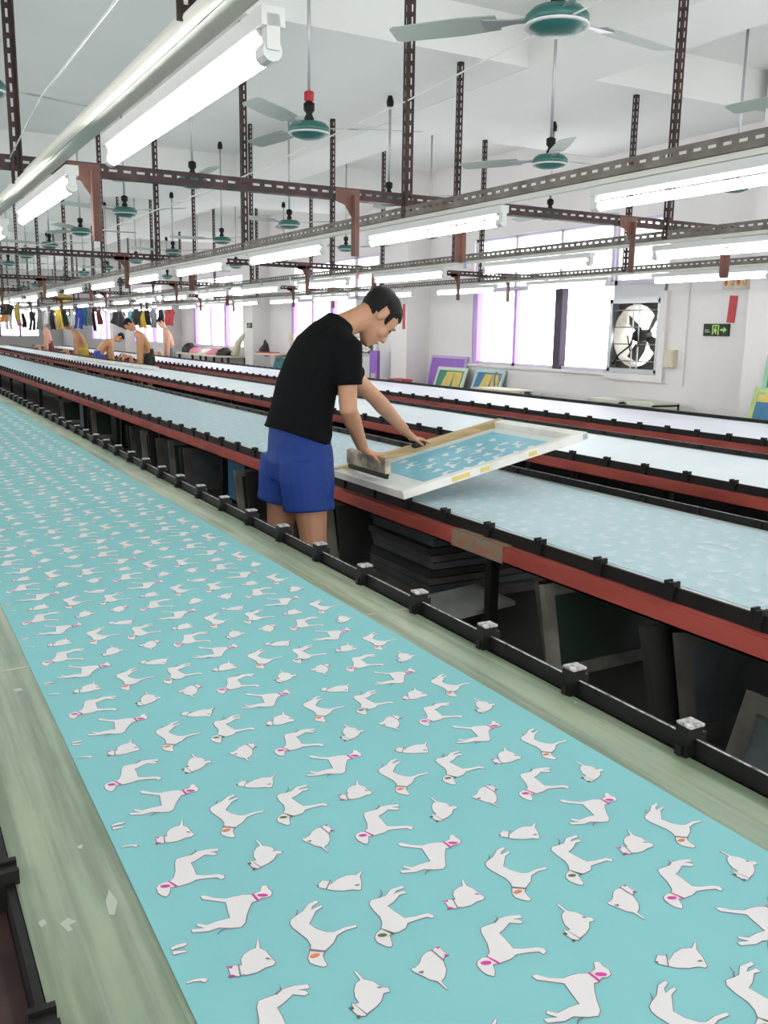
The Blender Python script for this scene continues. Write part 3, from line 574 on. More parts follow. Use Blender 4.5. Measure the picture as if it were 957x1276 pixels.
def person(label, loc, rot, P, skin, vox=.006, clothes=()):
    b = MB(); H = Vector(P['head']); M = head_frame(P['tilt'], P.get('turn', 0)); side = M @ Vector((0, 1, 0))
    hp = lambda f, s, u: H + M @ Vector((f, s, u))
    # head
    n = 20; vs = []; fs = []
    for u, fc, a, w in HEADR:
        for k in range(n):
            t = 2*math.pi*k/n; vs.append(hp(fc+a*math.cos(t), w*math.sin(t), u))
    for i in range(len(HEADR)-1):
        for k in range(n): fs.append((i*n+k, i*n+(k+1) % n, (i+1)*n+(k+1) % n, (i+1)*n+k))
    fs.append(tuple(range(n-1, -1, -1))); fs.append(tuple((len(HEADR)-1)*n+k for k in range(n))); b.add(vs, fs)
    b.loft([(hp(.092, 0, .022), .008, .008), (hp(.108, 0, -.005), .011, .010), (hp(.120, 0, -.030), .016, .013), (hp(.100, 0, -.040), .013, .008)], 10)
    b.ell(hp(.098, 0, -.062), (.012, .024, .008), M); b.ell(hp(.094, 0, -.076), (.013, .022, .008), M); b.ell(hp(.082, 0, -.106), (.020, .022, .016), M)
    for s in (-1, 1):
        b.ell(hp(.088, s*.034, .026), (.014, .026, .008), M)
        b.ell(hp(-.006, s*.080, -.008), (.020, .010, .033), M); b.ell(hp(.06, s*.046, -.035), (.03, .02, .03), M)
    # neck, torso
    N0 = Vector(P['neck']); b.loft([(N0, .062, .06), ((N0+hp(-.03, 0, -.07))/2, .056, .056), (hp(-.025, 0, -.06), .058, .060), (hp(-.02, 0, 0), .055, .06)], 14)
    sh = .024 if 'shirt' in clothes else 0
    b.loft([((x, P.get('cy', 0), z), hw-sh, hd-sh) for x, z, hw, hd in P['torso']], 18, ref=(0, 1, 0))
    for s, A in ((-1, P['R']), (1, P['L'])):
        S, Eb, Wr = Vector(A['sh']), Vector(A['el']), Vector(A['wr'])
        b.loft([(S+Vector((0, -s*.03, .0)), .055, .055), (S, .058, .056), (S.lerp(Eb, .3), .050, .050), (S.lerp(Eb, .7), .043, .043), (Eb, .040, .039), (Eb.lerp(Wr, .25), .042, .041), (Eb.lerp(Wr, .6), .034, .032), (Wr, .028, .022)], 12)
        b.loft([(Wr, .027, .021)]+[(Vector(p), w, d) for p, w, d in A['palm']], 10, ref=A.get('ref'))
        for ch in A['fingers']: b.tube([Vector(p) for p in ch], [.0095, .0088, .008, .0068][:len(ch)] if len(ch) <= 4 else .008, 8)
        hipp, kn, an, toe = [Vector(v) for v in A['leg']]
        b.loft([(hipp, .088, .09), (hipp.lerp(kn, .4), .078, .082), (hipp.lerp(kn, .8), .060, .064), (kn, .055, .060), (kn.lerp(an, .3), .054, .060), (kn.lerp(an, .7), .040, .043), (an, .034, .038), (an+Vector((0, 0, -.05)), .034, .045)], 14, ref=(0, 1, 0))
        d = (toe-an); d.z = 0; d.normalize(); f0 = Vector((an.x, an.y, .035))
        b.loft([(f0-d*.06, .028, .030), (f0, .036, .034), (f0+d*.08, .042, .028), (f0+d*.15, .044, .020), (f0+d*.19, .030, .014)], 12)
    me = remesh(b, vox, 4 if vox < .008 else 3, 'person', [skin], (0, 0, 0))
    o = link('person', me, loc, None, (0, 0, rot)); tag(o, label, 'person'); WORG[o.name] = (0, 0, 0)
    # hair
    vs = []; fs = []; n = 28; m_ = 22
    for i in range(m_+1):
        th = math.pi*(.015+.97*i/m_)
        for k in range(n):
            t = 2*math.pi*k/n; cu, cf, cs = math.cos(th), math.sin(th)*math.cos(t), math.sin(th)*math.sin(t)
            u = cu*.120
            for j in range(len(HEADR)-1):
                if HEADR[j][0] <= u <= HEADR[j+1][0] or j == len(HEADR)-2: break
            q = (u-HEADR[j][0])/(HEADR[j+1][0]-HEADR[j][0]); q = max(0, min(1, q))
            fc = HEADR[j][1]*(1-q)+HEADR[j+1][1]*q; a = HEADR[j][2]*(1-q)+HEADR[j+1][2]*q; w = HEADR[j][3]*(1-q)+HEADR[j+1][3]*q
            x, y = fc+a*math.cos(t), w*math.sin(t)
            # hairline: high on the forehead, round the ear, low on the nape
            line = .060 if x > .055 else (.045 if x > .035 else (-.020 if x > .022 else (.032 if x > -.028 else -.075)))
            g = max(0, min(1, (u-line)/.016)); k_ = -.05+.15*g
            vs.append(hp(fc+a*math.cos(t)*(1+k_), y*(1+k_), u*(1+k_*.9) if u > 0 else u))
    for i in range(m_):
        for k in range(n): fs.append((i*n+k, (i+1)*n+k, (i+1)*n+(k+1) % n, i*n+(k+1) % n))
    fs.append(tuple(range(n))); fs.append(tuple(m_*n+k for k in range(n-1, -1, -1)))
    h = MB(); h.add(vs, fs); h.build('hair', K_hair, o, org=(0, 0, 0), smooth=True)
    if vox < .008:
        for s in (-1, 1):
            e = MB(); e.ell(hp(.088, s*.033, .006), (.010, .014, .005), M); e.build('eye', K_eye, o, org=(0, 0, 0), smooth=True)
            e = MB(); e.ell(hp(.096, s*.034, .029), (.006, .021, .0035), M); e.build('eyebrow', K_hair, o, org=(0, 0, 0), smooth=True)
        e = MB(); e.ell(hp(.106, 0, -.066), (.006, .022, .006), M); e.build('lips', K_lip, o, org=(0, 0, 0), smooth=True)
    for nm, mb, mm in clothes_for(P, clothes):
        link(nm, remesh(mb, vox*1.15, 3, nm, [mm], (0, 0, 0)), (0, 0, 0), o)
    return o
def clothes_for(P, clothes):
    out = []; cy = P.get('cy', 0)
    if 'shirt' in clothes:
        b = MB(); b.loft([((x, cy, z), hw, hd) for x, z, hw, hd in P['shirt']], 24, ref=(0, 1, 0))
        for s, A in ((-1, P['R']), (1, P['L'])):
            S, Eb = Vector(A['sh']), Vector(A['el']); T = Vector((P['torso'][-4][0], cy+s*.08, P['torso'][-4][1]))
            b.loft([(T, .10, .09), (T.lerp(S, .6), .085, .085), (S+(Eb-S)*.06, .076, .074), (S.lerp(Eb, .35), .068, .070), (S.lerp(Eb, .62), .064, .069)], 18)
            # creases
            b.tube([S+Vector((.04, s*.02, -.06)), T+Vector((.03, 0, -.14))], [.012, .006], 8)
        out.append(('t_shirt', b, K_black))
    sh = P.get('shorts')
    if sh:
        b = MB(); x, z, hw, hd = P['torso'][0]
        b.loft([((x-.004, cy, z+.10), hw*.93, hd*.92), ((x-.006, cy, z+.03), hw*.98, hd*.97), ((x, cy, z-.03), hw*1.03, hd*1.04), ((x-.003, cy, z-.08), hw*1.07, hd*1.10), ((x-.003, cy, z-.16), hw*1.02, hd*1.0)], 24, ref=(0, 1, 0))
        for s, A in ((-1, P['R']), (1, P['L'])):
            hip, kn = Vector(A['leg'][0]), Vector(A['leg'][1]); e = Vector(sh['hemR' if s < 0 else 'hemL'])
            top = Vector((hip.x, hip.y, z-.07)); w = sh.get('w', .115)
            b.loft([(top, .105, .125), (top.lerp(e, .4), .112, .125), (top.lerp(e, .8), w, w), (e, w+.004, w+.002)], 20, ref=(0, 1, 0))
            for q in (.35, .6): b.tube([top.lerp(e, q)+Vector((.05, s*.10, 0)), top.lerp(e, q+.25)+Vector((-.03, s*.105, -.02))], [.010, .005], 6)
        out.append(('shorts', b, sh['mat']))
    return out

ox, oy = 1.65, 3.75
L_ = lambda x, y, z: (x-ox, y-oy, z)
MAN = dict(head=L_(2.035, 3.75, 1.525), tilt=math.radians(57), neck=L_(1.845, 3.75, 1.465), cy=0,
    torso=[(1.655-ox, .955, .182, .133), (1.645-ox, 1.02, .178, .130), (1.66-ox, 1.10, .172, .124), (1.687-ox, 1.20, .178, .123), (1.735-ox, 1.30, .192, .122), (1.775-ox, 1.375, .196, .112), (1.812-ox, 1.435, .165, .088), (1.838-ox, 1.472, .10, .068), (1.855-ox, 1.495, .072, .058)],
    shirt=[(1.638-ox, .985, .196, .145), (1.650-ox, 1.018, .193, .143), (1.664-ox, 1.10, .183, .131), (1.687-ox, 1.20, .184, .127), (1.732-ox, 1.30, .196, .126), (1.772-ox, 1.375, .198, .116), (1.810-ox, 1.435, .168, .092), (1.838-ox, 1.472, .104, .074), (1.856-ox, 1.496, .076, .064)],
    R=dict(sh=L_(1.795, 3.575, 1.395), el=L_(1.80, 3.555, 1.115), wr=L_(1.955, 3.715, .925),
           palm=[(L_(1.985, 3.735, .905), .036, .020), (L_(2.02, 3.755, .889), .043, .017), (L_(2.04, 3.765, .882), .040, .014)], ref=(.3, 1, 0),
           fingers=[[L_(2.03, 3.725, .884), L_(2.070, 3.725, .880), L_(2.088, 3.725, .858), L_(2.090, 3.728, .838)], [L_(2.035, 3.748, .886), L_(2.077, 3.750, .882), L_(2.095, 3.750, .858), L_(2.094, 3.752, .832)],
                    [L_(2.035, 3.771, .884), L_(2.075, 3.774, .880), L_(2.092, 3.774, .857), L_(2.091, 3.776, .834)], [L_(2.025, 3.792, .882), L_(2.062, 3.797, .876), L_(2.080, 3.798, .858), L_(2.082, 3.80, .842)],
                    [L_(1.985, 3.715, .900), L_(2.01, 3.692, .878), L_(2.03, 3.688, .856), L_(2.038, 3.692, .838)]],
           leg=[L_(1.645, 3.66, .88), L_(1.672, 3.63, .475), L_(1.655, 3.63, .085), L_(1.85, 3.60, .03)]),
    L=dict(sh=L_(1.84, 3.925, 1.385), el=L_(2.165, 3.985, 1.130), wr=L_(2.40, 4.085, .948),
           palm=[(L_(2.43, 4.098, .925), .034, .019), (L_(2.465, 4.113, .905), .042, .016), (L_(2.485, 4.12, .896), .040, .013)], ref=(0, 1, 0),
           fingers=[[L_(2.475, 4.092, .900), L_(2.522, 4.090, .890), L_(2.547, 4.090, .878), L_(2.565, 4.092, .868)], [L_(2.48, 4.114, .902), L_(2.527, 4.115, .895), L_(2.553, 4.116, .876), L_(2.560, 4.117, .858)],
                    [L_(2.475, 4.137, .898), L_(2.520, 4.142, .890), L_(2.545, 4.145, .870), L_(2.545, 4.147, .852)], [L_(2.465, 4.156, .894), L_(2.505, 4.163, .884), L_(2.525, 4.166, .866), L_(2.525, 4.168, .852)],
                    [L_(2.43, 4.085, .918), L_(2.46, 4.068, .895), L_(2.490, 4.066, .876), L_(2.508, 4.070, .866)]],
           leg=[L_(1.635, 3.845, .88), L_(1.60, 3.875, .475), L_(1.55, 3.88, .085), L_(1.74, 3.90, .03)]),
    shorts=dict(hemR=L_(1.648, 3.635, .665), hemL=L_(1.612, 3.865, .675), mat=K_blue, w=.114))
person('man in black T-shirt and blue shorts leaning over the screen frame', (ox, oy, 0), 0, MAN, K_skin, .0052, ('shirt',))

def worker_pose(lean, headtilt, reach, shorts_mat, hz0=.92):
    pts = []; x, z = 0.0, hz0; prof = [(.165, .115), (.162, .112), (.155, .105), (.158, .105), (.172, .110), (.185, .112), (.185, .105), (.15, .085), (.085, .06)]
    for i, (hw, hd) in enumerate(prof):
        pts.append((x, z, hw, hd)); a = lean*(.35+.09*i*1.1); x += math.sin(a)*.067; z += math.cos(a)*.067
    nx, nz = x, z; a = lean*1.1
    S = pts[6]; hx, hz = nx+math.sin(a)*.09+math.cos(a)*.03, nz+math.cos(a)*.09-math.sin(a)*.0
    d = dict(head=(hx, 0, hz+.06), tilt=headtilt, neck=(nx-.01, 0, nz-.02), torso=pts)
    for s, k in ((-1, 'R'), (1, 'L')):
        sh = (S[0], s*.185, S[1]); wr = (reach[0], s*.12, reach[1]); el = ((sh[0]+wr[0])/2-.06, s*.24, (sh[1]+wr[1])/2-.03)
        wv = Vector(wr)
        d[k] = dict(sh=sh, el=el, wr=wr, palm=[(wv+Vector((.05, 0, -.02)), .036, .018), (wv+Vector((.09, 0, -.04)), .04, .015)],
                    fingers=[[wv+Vector((.08, (j-1.5)*.02, -.035)), wv+Vector((.13, (j-1.5)*.022, -.05)), wv+Vector((.16, (j-1.5)*.022, -.07))] for j in range(4)]+[[wv+Vector((.04, -s*.03, -.02)), wv+Vector((.08, -s*.06, -.04))]],
                    leg=[(0, s*.09, hz0-.06), (.02+(.92-hz0)*1.1, s*.11, .47-(.92-hz0)*.25), (-.02, s*.12, .085), (.2, s*.13, .03)])
    d['shorts'] = dict(hemR=(.005+(.92-hz0)*.8, -.105, hz0-.34), hemL=(.005+(.92-hz0)*.8, .105, hz0-.34), mat=shorts_mat, w=.11)
    return d
W = [((5.36, 20.4), math.pi-.12, .75, .95, (.40, .86), D['black'], K_skin2, 'bare-backed worker in dark shorts bending over the third table'),
     ((7.28, 25.3), math.pi-.1, .42, .6, (.34, .84), D['grey'], K_skin3, 'bare-chested worker in grey shorts standing near the window wall'),
     ((5.26, 27.0), math.pi-.05, .80, 1.1, (.46, .84), D['gold'], K_skin2, 'bare-backed worker in bright yellow shorts leaning left'),
     ((5.14, 32.0), math.pi, .35, .8, (.34, .86), D['maroon'], K_skin3, 'most distant bare-backed worker in dark red shorts'),
     ((5.08, 24.2), .05, 1.2, 1.3, (.60, .80), D['navy'], K_skin2, 'worker bent very low over the farthest table, head down')]
for (x, y), rz, ln, ht, rc, sm, sk, lab in W:
    person(lab, (x, y, 0), rz, worker_pose(ln, ht, rc, sm, .78 if ln > 1 else .92), sk, .011)

# ------------------------------------------------------------------ print screen in the man's hands, squeegee
SX, SYa, SYb, SZ = 2.0, 3.40, 4.13, .725
st = thing('print_screen', 'white-edged printing screen with blue mesh tilted in the hands of the man', 'screen frame', (SX, (SYa+SYb)/2, SZ))
tl = math.atan2(.222, 1.04); SL = 1.065
def sp(u, v, w): return Vector((SX+u*math.cos(tl)-w*math.sin(tl), v, SZ+u*math.sin(tl)+w*math.cos(tl)))
Mt = Matrix(((math.cos(tl), 0, -math.sin(tl)), (0, 1, 0), (math.sin(tl), 0, math.cos(tl))))
def spbar(u0, u1, v0, v1, w0, w1, name, mm, par):
    q = MB(); q.obox(sp((u0+u1)/2, (v0+v1)/2, (w0+w1)/2), (u1-u0, v1-v0, w1-w0), Mt); return q.build(name, mm, par, bevel=.002)
spbar(0, SL, SYa, SYa+.042, 0, .038, 'frame_rail', V_white, st); spbar(0, SL, SYb-.036, SYb, 0, .042, 'frame_rail', V_wood, st)
spbar(0, .045, SYa+.042, SYb-.036, 0, .036, 'frame_rail', V_white, st); spbar(SL-.06, SL, SYa+.042, SYb-.036, 0, .038, 'frame_rail', V_white, st)
spbar(.045, SL-.06, SYa+.042, SYb-.036, .002, .004, 'screen_margin', V_margin, st)
spbar(.20, SL-.13, SYa+.085, SYb-.105, .004, .0055, 'blue_mesh', V_bluem, st)
q = MB()
for body, ex, (cx, cy) in MOT:
    for i in range(-2, 6):
        for j in range(5, 12):
            pts = [(x-.30+i*PX, y+j*PY-.15) for x, y in body]
            if min(p[0] for p in pts) > .205 and max(p[0] for p in pts) < SL-.135 and min(p[1] for p in pts) > SYa+.088 and max(p[1] for p in pts) < SYb-.108:
                ar = sum(pts[m_][0]*pts[(m_+1) % len(pts)][1]-pts[(m_+1) % len(pts)][0]*pts[m_][1] for m_ in range(len(pts)))
                q.add([sp(a, c, .0062) for a, c in (pts if ar > 0 else pts[::-1])], [tuple(range(len(pts)))])
o = q.build('stencil_print', V_margin, st); o['kind'] = 'stuff'
for u, l in ((.26, .10), (.42, .05), (.70, .05)):
    spbar(u, u+l, SYa-.001, SYa+.02, .008, .030, 'yellow_tape', D['yellow'], st)
spbar(SL-.03, SL+.001, SYa-.001, SYa+.03, .006, .032, 'metal_corner', S_chrome, st)
sq = thing('squeegee', 'worn wooden squeegee under right hand of the man', 'squeegee', (2.055, 3.85, .775))
q = MB(); q.prism([(2.045, .800), (2.043, .868), (2.052, .876), (2.070, .876), (2.078, .868), (2.076, .800)], lambda a, c, t_: (a, 3.655+t_, c), .40); q.build('wood_grip', V_old if False else mat('inky_wood', (.46, .40, .30), .6, var=.6, vscale=16, col2=(.10, .09, .07)), sq, bevel=.003)
q = MB(); q.prism([(2.053, .775), (2.051, .802), (2.070, .802), (2.066, .775)], lambda a, c, t_: (a, 3.66+t_, c), .39); q.build('rubber_blade', V_dark, sq)
q = MB(); q.loft([((2.455, 4.075, .868), .02, .016), ((2.49, 4.10, .872), .024, .02), ((2.56, 4.125, .866), .022, .018), ((2.60, 4.135, .860), .014, .012)], 10)
tag(q.build('ink_scraper', D['black'], smooth=True), 'small black scraper in left hand of the man on the frame', 'scraper')

q = MB(); q.obox((4.38, 19.9, .735), (.10, 6.2, .05), Matrix.Rotation(.055, 3, 'Z')); q.obox((4.38, 19.9, .765), (.05, 6.0, .012), Matrix.Rotation(.055, 3, 'Z')); tag(q.build('long_batten', V_white, bevel=.003), 'long white batten lying along the third table by the workers', 'batten')

# ------------------------------------------------------------------ clothes hanging from the far cross line
GARM = [(3.0, 3.27, 2.04, 1.76, 'black', 'shirt'), (2.98, 3.16, 1.77, 1.57, 'orange', 'cloth'), (3.14, 3.27, 1.78, 1.39, 'white', 'trousers'), (3.35, 3.46, 2.05, 1.62, 'yellow', 'cloth'), (3.38, 3.49, 1.68, 1.48, 'pink', 'cloth'), (3.51, 3.61, 1.81, 1.44, 'black', 'cloth'),
        (3.69, 3.82, 1.85, 1.38, 'black', 'trousers'), (3.89, 4.03, 1.92, 1.4, 'grey', 'cloth'), (4.07, 4.18, 1.9, 1.55, 'white', 'cloth'), (4.22, 4.33, 1.95, 1.41, 'black', 'cloth'), (4.38, 4.52, 1.97, 1.43, 'gold', 'trousers'), (4.53, 4.67, 1.98, 1.49, 'darkgreen', 'cloth'),
        (4.73, 4.83, 1.92, 1.52, 'white', 'cloth'), (4.86, 5.04, 1.98, 1.44, 'navy', 'trousers'), (5.02, 5.19, 1.99, 1.52, 'blue', 'shirt'), (5.19, 5.3, 1.97, 1.53, 'grey', 'cloth'), (5.32, 5.4, 2.0, 1.38, 'black', 'cloth'), (5.44, 5.58, 1.93, 1.55, 'maroon', 'cloth'),
        (5.83, 6.16, 1.9, 1.5, 'black', 'towel'), (6.18, 6.27, 1.95, 1.61, 'white', 'cloth'), (6.24, 6.4, 1.95, 1.57, 'teal', 'shirt'), (6.42, 6.6, 1.98, 1.55, 'black', 'shirt'), (6.57, 6.76, 1.96, 1.48, 'gold', 'cloth'), (6.73, 6.9, 2.01, 1.55, 'black', 'shirt'),
        (6.89, 7.05, 1.97, 1.49, 'grey', 'shirt'), (7.11, 7.26, 2.0, 1.62, 'black', 'cloth'), (7.34, 7.56, 2.05, 1.56, 'red', 'shirt')]
def garment(i, x0, x1, zt, zb, c, kind):
    cx, w = (x0+x1)/2, (x1-x0)*1.35; h = zt-zb; yb = 25.9+(i % 3)*.04; nx, nz = 9, 10; q = MB(); vs = []
    for lay in (-1, 1):
        for j in range(nz+1):
            t = j/nz
            if kind == 'shirt': pr = .62+.5*t if t < .2 else (1.05-.25*min(1, (t-.2)*4) if t < .45 else .80)
            elif kind == 'trousers': pr = .75+.25*t
            elif kind == 'towel': pr = .55+.45*t
            else: pr = .55+.6*t-.25*t*t
            for k in range(nx+1):
                s = k/nx*2-1; y = yb+.025*math.sin(s*7+i+t*2)*(.4+t)+lay*.006; x = cx+s*w/2*pr+.02*math.sin(t*4+i)
                zz = zt-h*t-(.06*h*abs(s) if kind != 'towel' else .25*h*s*t)
                if kind == 'trousers' and t > .45 and abs(s) < .12: zz += 0
                vs.append((x, y, zz))
    N = (nx+1)*(nz+1); fs = []
    for lay in (0, 1):
        for j in range(nz):
            for k in range(nx):
                if kind == 'trousers' and j > nz*.4 and k == nx//2: continue
                a = lay*N+j*(nx+1)+k; f = (a, a+1, a+nx+2, a+nx+1); fs.append(f if lay else f[::-1])
    for j in range(nz):
        for k in (0, nx):
            a = j*(nx+1)+k; fs.append((a, a+nx+1, a+nx+1+N, a+N))
    for k in range(nx):
        for j in (0, nz):
            a = j*(nx+1)+k; fs.append((a, a+1, a+1+N, a+N))
    q.add(vs, fs); return q, cx, yb
cn = dict(gold='mustard', navy='bright blue', darkgreen='dark green', maroon='dark red', teal='teal', sky='pale blue'); seen = {}
for i, (x0, x1, zt, zb, c, kind) in enumerate(GARM):
    q, cx, yb = garment(i, x0, x1, zt, zb, c, kind)
    wd = {'cloth': 'narrow garment', 'shirt': 'shirt', 'trousers': 'pair of trousers', 'towel': 'wide towel'}[kind]
    kk = (c, kind); seen[kk] = seen.get(kk, 0)+1
    tot = sum(1 for g in GARM if (g[4], g[5]) == kk)
    lab = '%s %s hanging on the far clothes line' % (cn.get(c, c), wd) if tot == 1 else '%s %s on the far clothes line, %s of its kind from left' % (cn.get(c, c), wd, ORD[seen[kk]-1])
    g = thing('hanging_garment', lab, 'clothing', (cx, yb, zb), 'clothes hanging on the far line')
    q.build('cloth', D[c], g, smooth=True)
    hk = MB(); hk.tube([(cx-.06, yb, zt-.03), (cx, yb, zt+.02), (cx+.06, yb, zt-.03)], .006, 6); hk.tube([(cx, yb, zt+.015), (cx, yb, 2.085), (cx+.02, 25.9+.01, 2.10)], .004, 6); hk.build('hanger', D['grey'], g)
q = MB(); q.tube([(2.4, 25.9, 2.092), (8.0, 25.9, 2.092)], .012, 8); tag(q.build('clothes_line', S_chrome, smooth=True), 'thin rod across the hall with clothes hanging from it', 'clothes line')
q = MB(); n = 12
vs = []
for lay in (0, 1):
    for j in range(7):
        a = math.pi*(j/6); 
        for k in range(n+1):
            x = 4.36+.42*k/n; r = .13-.012*lay
            vs.append((x+.02*math.sin(j), 25.9+r*math.cos(a)*1.0, 2.10+.22*math.sin(a)*(1-.35*abs(k/n-.35))+.015*math.sin(k*1.7)-.012*lay))
N = 7*(n+1)
fs = [((j*(n+1)+k)+l*N, (j*(n+1)+k+1)+l*N, ((j+1)*(n+1)+k+1)+l*N, ((j+1)*(n+1)+k)+l*N) for l in (0, 1) for j in range(6) for k in range(n)]
q.add(vs, fs); tag(q.build('draped_cloth', D['gold'], smooth=True), 'bright yellow cloth heaped over the top of the clothes line', 'clothing')

# ------------------------------------------------------------------ exhaust fans in the window wall
def exhaust(y0, z0, label):
    w, h = .84, .86; yc, zc = y0+w/2, z0+h/2; x = XW-.02
    t = thing('exhaust_fan', label, 'fan', (x, yc, z0), 'exhaust fans in the window wall')
    q = MB()
    for a in ((x-.02, x+.10, y0, y0+.05, z0, z0+h), (x-.02, x+.10, y0+w-.05, y0+w, z0, z0+h), (x-.02, x+.10, y0, y0+w, z0-.02, z0+.04), (x-.02, x+.10, y0, y0+w, z0+h-.05, z0+h)): q.box(*a)
    q.build('housing', S_chrome, t)
    q = MB(); q.box(x-.035, x+.10, y0-.10, y0, z0-.10, z0+h+.08); q.box(x-.035, x+.018, y0, y0+w+.04, z0-.10, z0-.02); q.build('surround', W_wall, t)
    pl = MB(); n = 32; R = .37; vs = []; fs = []
    for xx in (x+.09, x+.10):
        for k in range(n):
            a = 2*math.pi*k/n; c, s = math.cos(a), math.sin(a); m_ = max(abs(c), abs(s)); vs.append((xx, yc+c*R, zc+s*R)); vs.append((xx, yc+c/m_*w*.47, zc+s/m_*h*.47))
    for l in (0, 1):
        for k in range(n):
            a = l*2*n+2*k; b_ = l*2*n+2*((k+1) % n); fs.append((a, b_, b_+1, a+1))
    pl.add(vs, fs); pl.build('shroud_plate', V_old, t)
    rg = MB(); vs = []; fs = []
    for xx in (x+.02, x+.30):
        for k in range(n):
            a = 2*math.pi*k/n; vs.append((xx, yc+R*math.cos(a), zc+R*math.sin(a)))
    for k in range(n): fs.append((k, (k+1) % n, n+(k+1) % n, n+k))
    rg.add(vs, fs); rg.build('ring', mat('dusty_ring', (.50, .47, .40), .6, var=.3), t, smooth=True)
    q = MB(); q.tube([(x+.04, yc, zc), (x+.22, yc, zc)], [.07, .08], 14); q.build('motor', V_dark, t, smooth=True)
    for k in range(4):
        a = 2*math.pi*k/4+.5; Mb = Matrix.Rotation(a, 3, 'X')
        q = MB(); q.prism([(.05, -.035), (.18, -.09), (.34, -.11), (.345, .04), (.18, .06), (.05, .035)], lambda u, v, t_: Vector((x+.20, yc, zc))+Mb @ Vector((v*.5+t_, v*.86, u)), .004); q.build('fan_blade', V_old, t)
    for k in range(4):
        q = MB(); zz = z0+.13+k*.20; q.tube([(x+.025, y0+.04, zz), (x+.025, y0+w-.04, zz)], .008, 6); q.build('guard_bar', S_chrome, t)
    for k in (-1, 1):
        q = MB(); q.tube([(x+.02, yc+k*.05, z0+.03), (x+.02, yc+k*.05, z0+h-.04)], .009, 6); q.build('guard_bar', S_chrome, t)
    q = MB(); q.tube([(x-.0, y0+w-.08, z0+.08), (x-.02, yc+.22, z0+.20), (x-.01, yc+.05, zc-.12), (x, yc, zc)], .012, 6); q.tube([(x-.01, yc+.1, zc), (x-.03, yc+.02, zc-.18), (x-.02, yc-.1, zc-.12), (x, yc-.05, zc+.03)], .008, 6); q.build('cable', D['black'], t, smooth=True)
exhaust(7.80, 1.02, 'big exhaust fan in the window opening right of the bright windows')
exhaust(14.70, 1.02, 'exhaust fan in the wall left of the man, half hidden by him')
q = MB(); q.box(7.93, XW, 7.53, 7.68, 1.10, 1.30); q.box(7.925, 7.93, 7.55, 7.66, 1.12, 1.28); q.box(7.92, 7.93, 7.60, 7.63, 1.18, 1.22)
tag(q.build('switch_box', D['cream'], bevel=.004), 'cream electric switch box on wall beside the exhaust fan', 'switch box')
q = MB(); q.tube([(7.985, 7.42, .9), (7.985, 7.42, 2.12), (7.985, 8.0, 2.14)], .008, 6); tag(q.build('wall_cable', D['white']), 'white cable running up the wall by the switch box', 'cable')
q = MB(); q.box(7.94, XW, 18.3, 18.55, 1.12, 1.38); q.box(7.93, 7.94, 18.33, 18.52, 1.15, 1.35); tag(q.build('switch_box', D['cream'], bevel=.004), 'small pale switch box on the wall left of the man', 'switch box')

# signs
def exit_sign(x, y0, y1, z0, z1, label):
    t = thing('exit_sign', label, 'sign', (x, (y0+y1)/2, z0), 'exit signs')
    q = MB(); q.box(x-.025, x, y0, y1, z0, z1); q.build('sign_box', D['exit'], t, bevel=.003)
    w, h = y1-y0, z1-z0; S = lambda a, c: (y1-a*w, z0+c*h)     # a runs left to right as seen from the hall
    def patch(poly, name, mm, d=.027): qq = MB(); qq.prism([S(a, c) for a, c in poly], lambda u, v, t_: (x-d-t_, u, v), .0012); qq.build(name, mm, t)
    lit = D['exitlit']
    patch([(.36, .10), (.63, .10), (.63, .90), (.36, .90)], 'lit_panel', lit, .026)
    patch([(.41, .10), (.58, .10), (.58, .82), (.41, .82)], 'doorway', D['exit'], .0275)
    patch([(.47, .66), (.53, .66), (.53, .78), (.47, .78)], 'runner_head', lit, .029)
    patch([(.46, .62), (.53, .62), (.55, .44), (.57, .40), (.53, .36), (.55, .15), (.51, .15), (.49, .34), (.44, .22), (.41, .26), (.46, .40), (.43, .46), (.44, .56)], 'runner_body', lit, .029)
    patch([(.69, .42), (.81, .42), (.81, .25), (.94, .50), (.81, .75), (.81, .58), (.69, .58)], 'arrow', lit)
    patch([(.08, .30), (.28, .30), (.28, .36), (.08, .36)], 'lettering_bar', lit); patch([(.08, .44), (.24, .44), (.24, .52), (.08, .52)], 'lettering_bar', S_worn)
exit_sign(XW, 6.83, 7.17, 1.46, 1.59, 'black and green exit sign with arrow on right wall')
exit_sign(7.58, 19.82, 20.10, 1.50, 1.61, 'distant small exit sign on the pier left of the man')
q = MB(); q.obox((7.992, 6.82, 1.74), (.006, .10, .28), Matrix.Rotation(math.radians(4), 3, 'X')); tag(q.build('paper_strip', D['red']), 'red vertical paper strip above the exit sign', 'poster')
q = MB(); q.box(7.575, 7.58, 12.96, 13.04, 1.50, 1.90); tag(q.build('paper_strip', D['red']), 'red paper strip on the pier right of the head of the man', 'poster')
t = thing('wall_plaque', 'pale plaque with row of orange round emblems high on right wall', 'sign', (XW, 6.80, 1.97))
q = MB(); q.box(7.985, XW, 6.63, 6.97, 1.95, 2.07); q.build('plaque', D['cream'], t)
for k in range(4):
    q = MB(); yy = 6.92-.08*k; q.prism([(yy+.028*math.cos(a*.785), 2.015+.036*math.sin(a*.785)) for a in range(8)], lambda u, v, t_: (7.984-t_, u, v), .002); q.build('emblem', D['orange'], t)
    q = MB(); q.box(7.9795, 7.9818, yy-.008, yy+.008, 2.0, 2.04); q.build('emblem_mark', D['cream'] if k % 2 else D['red'], t)

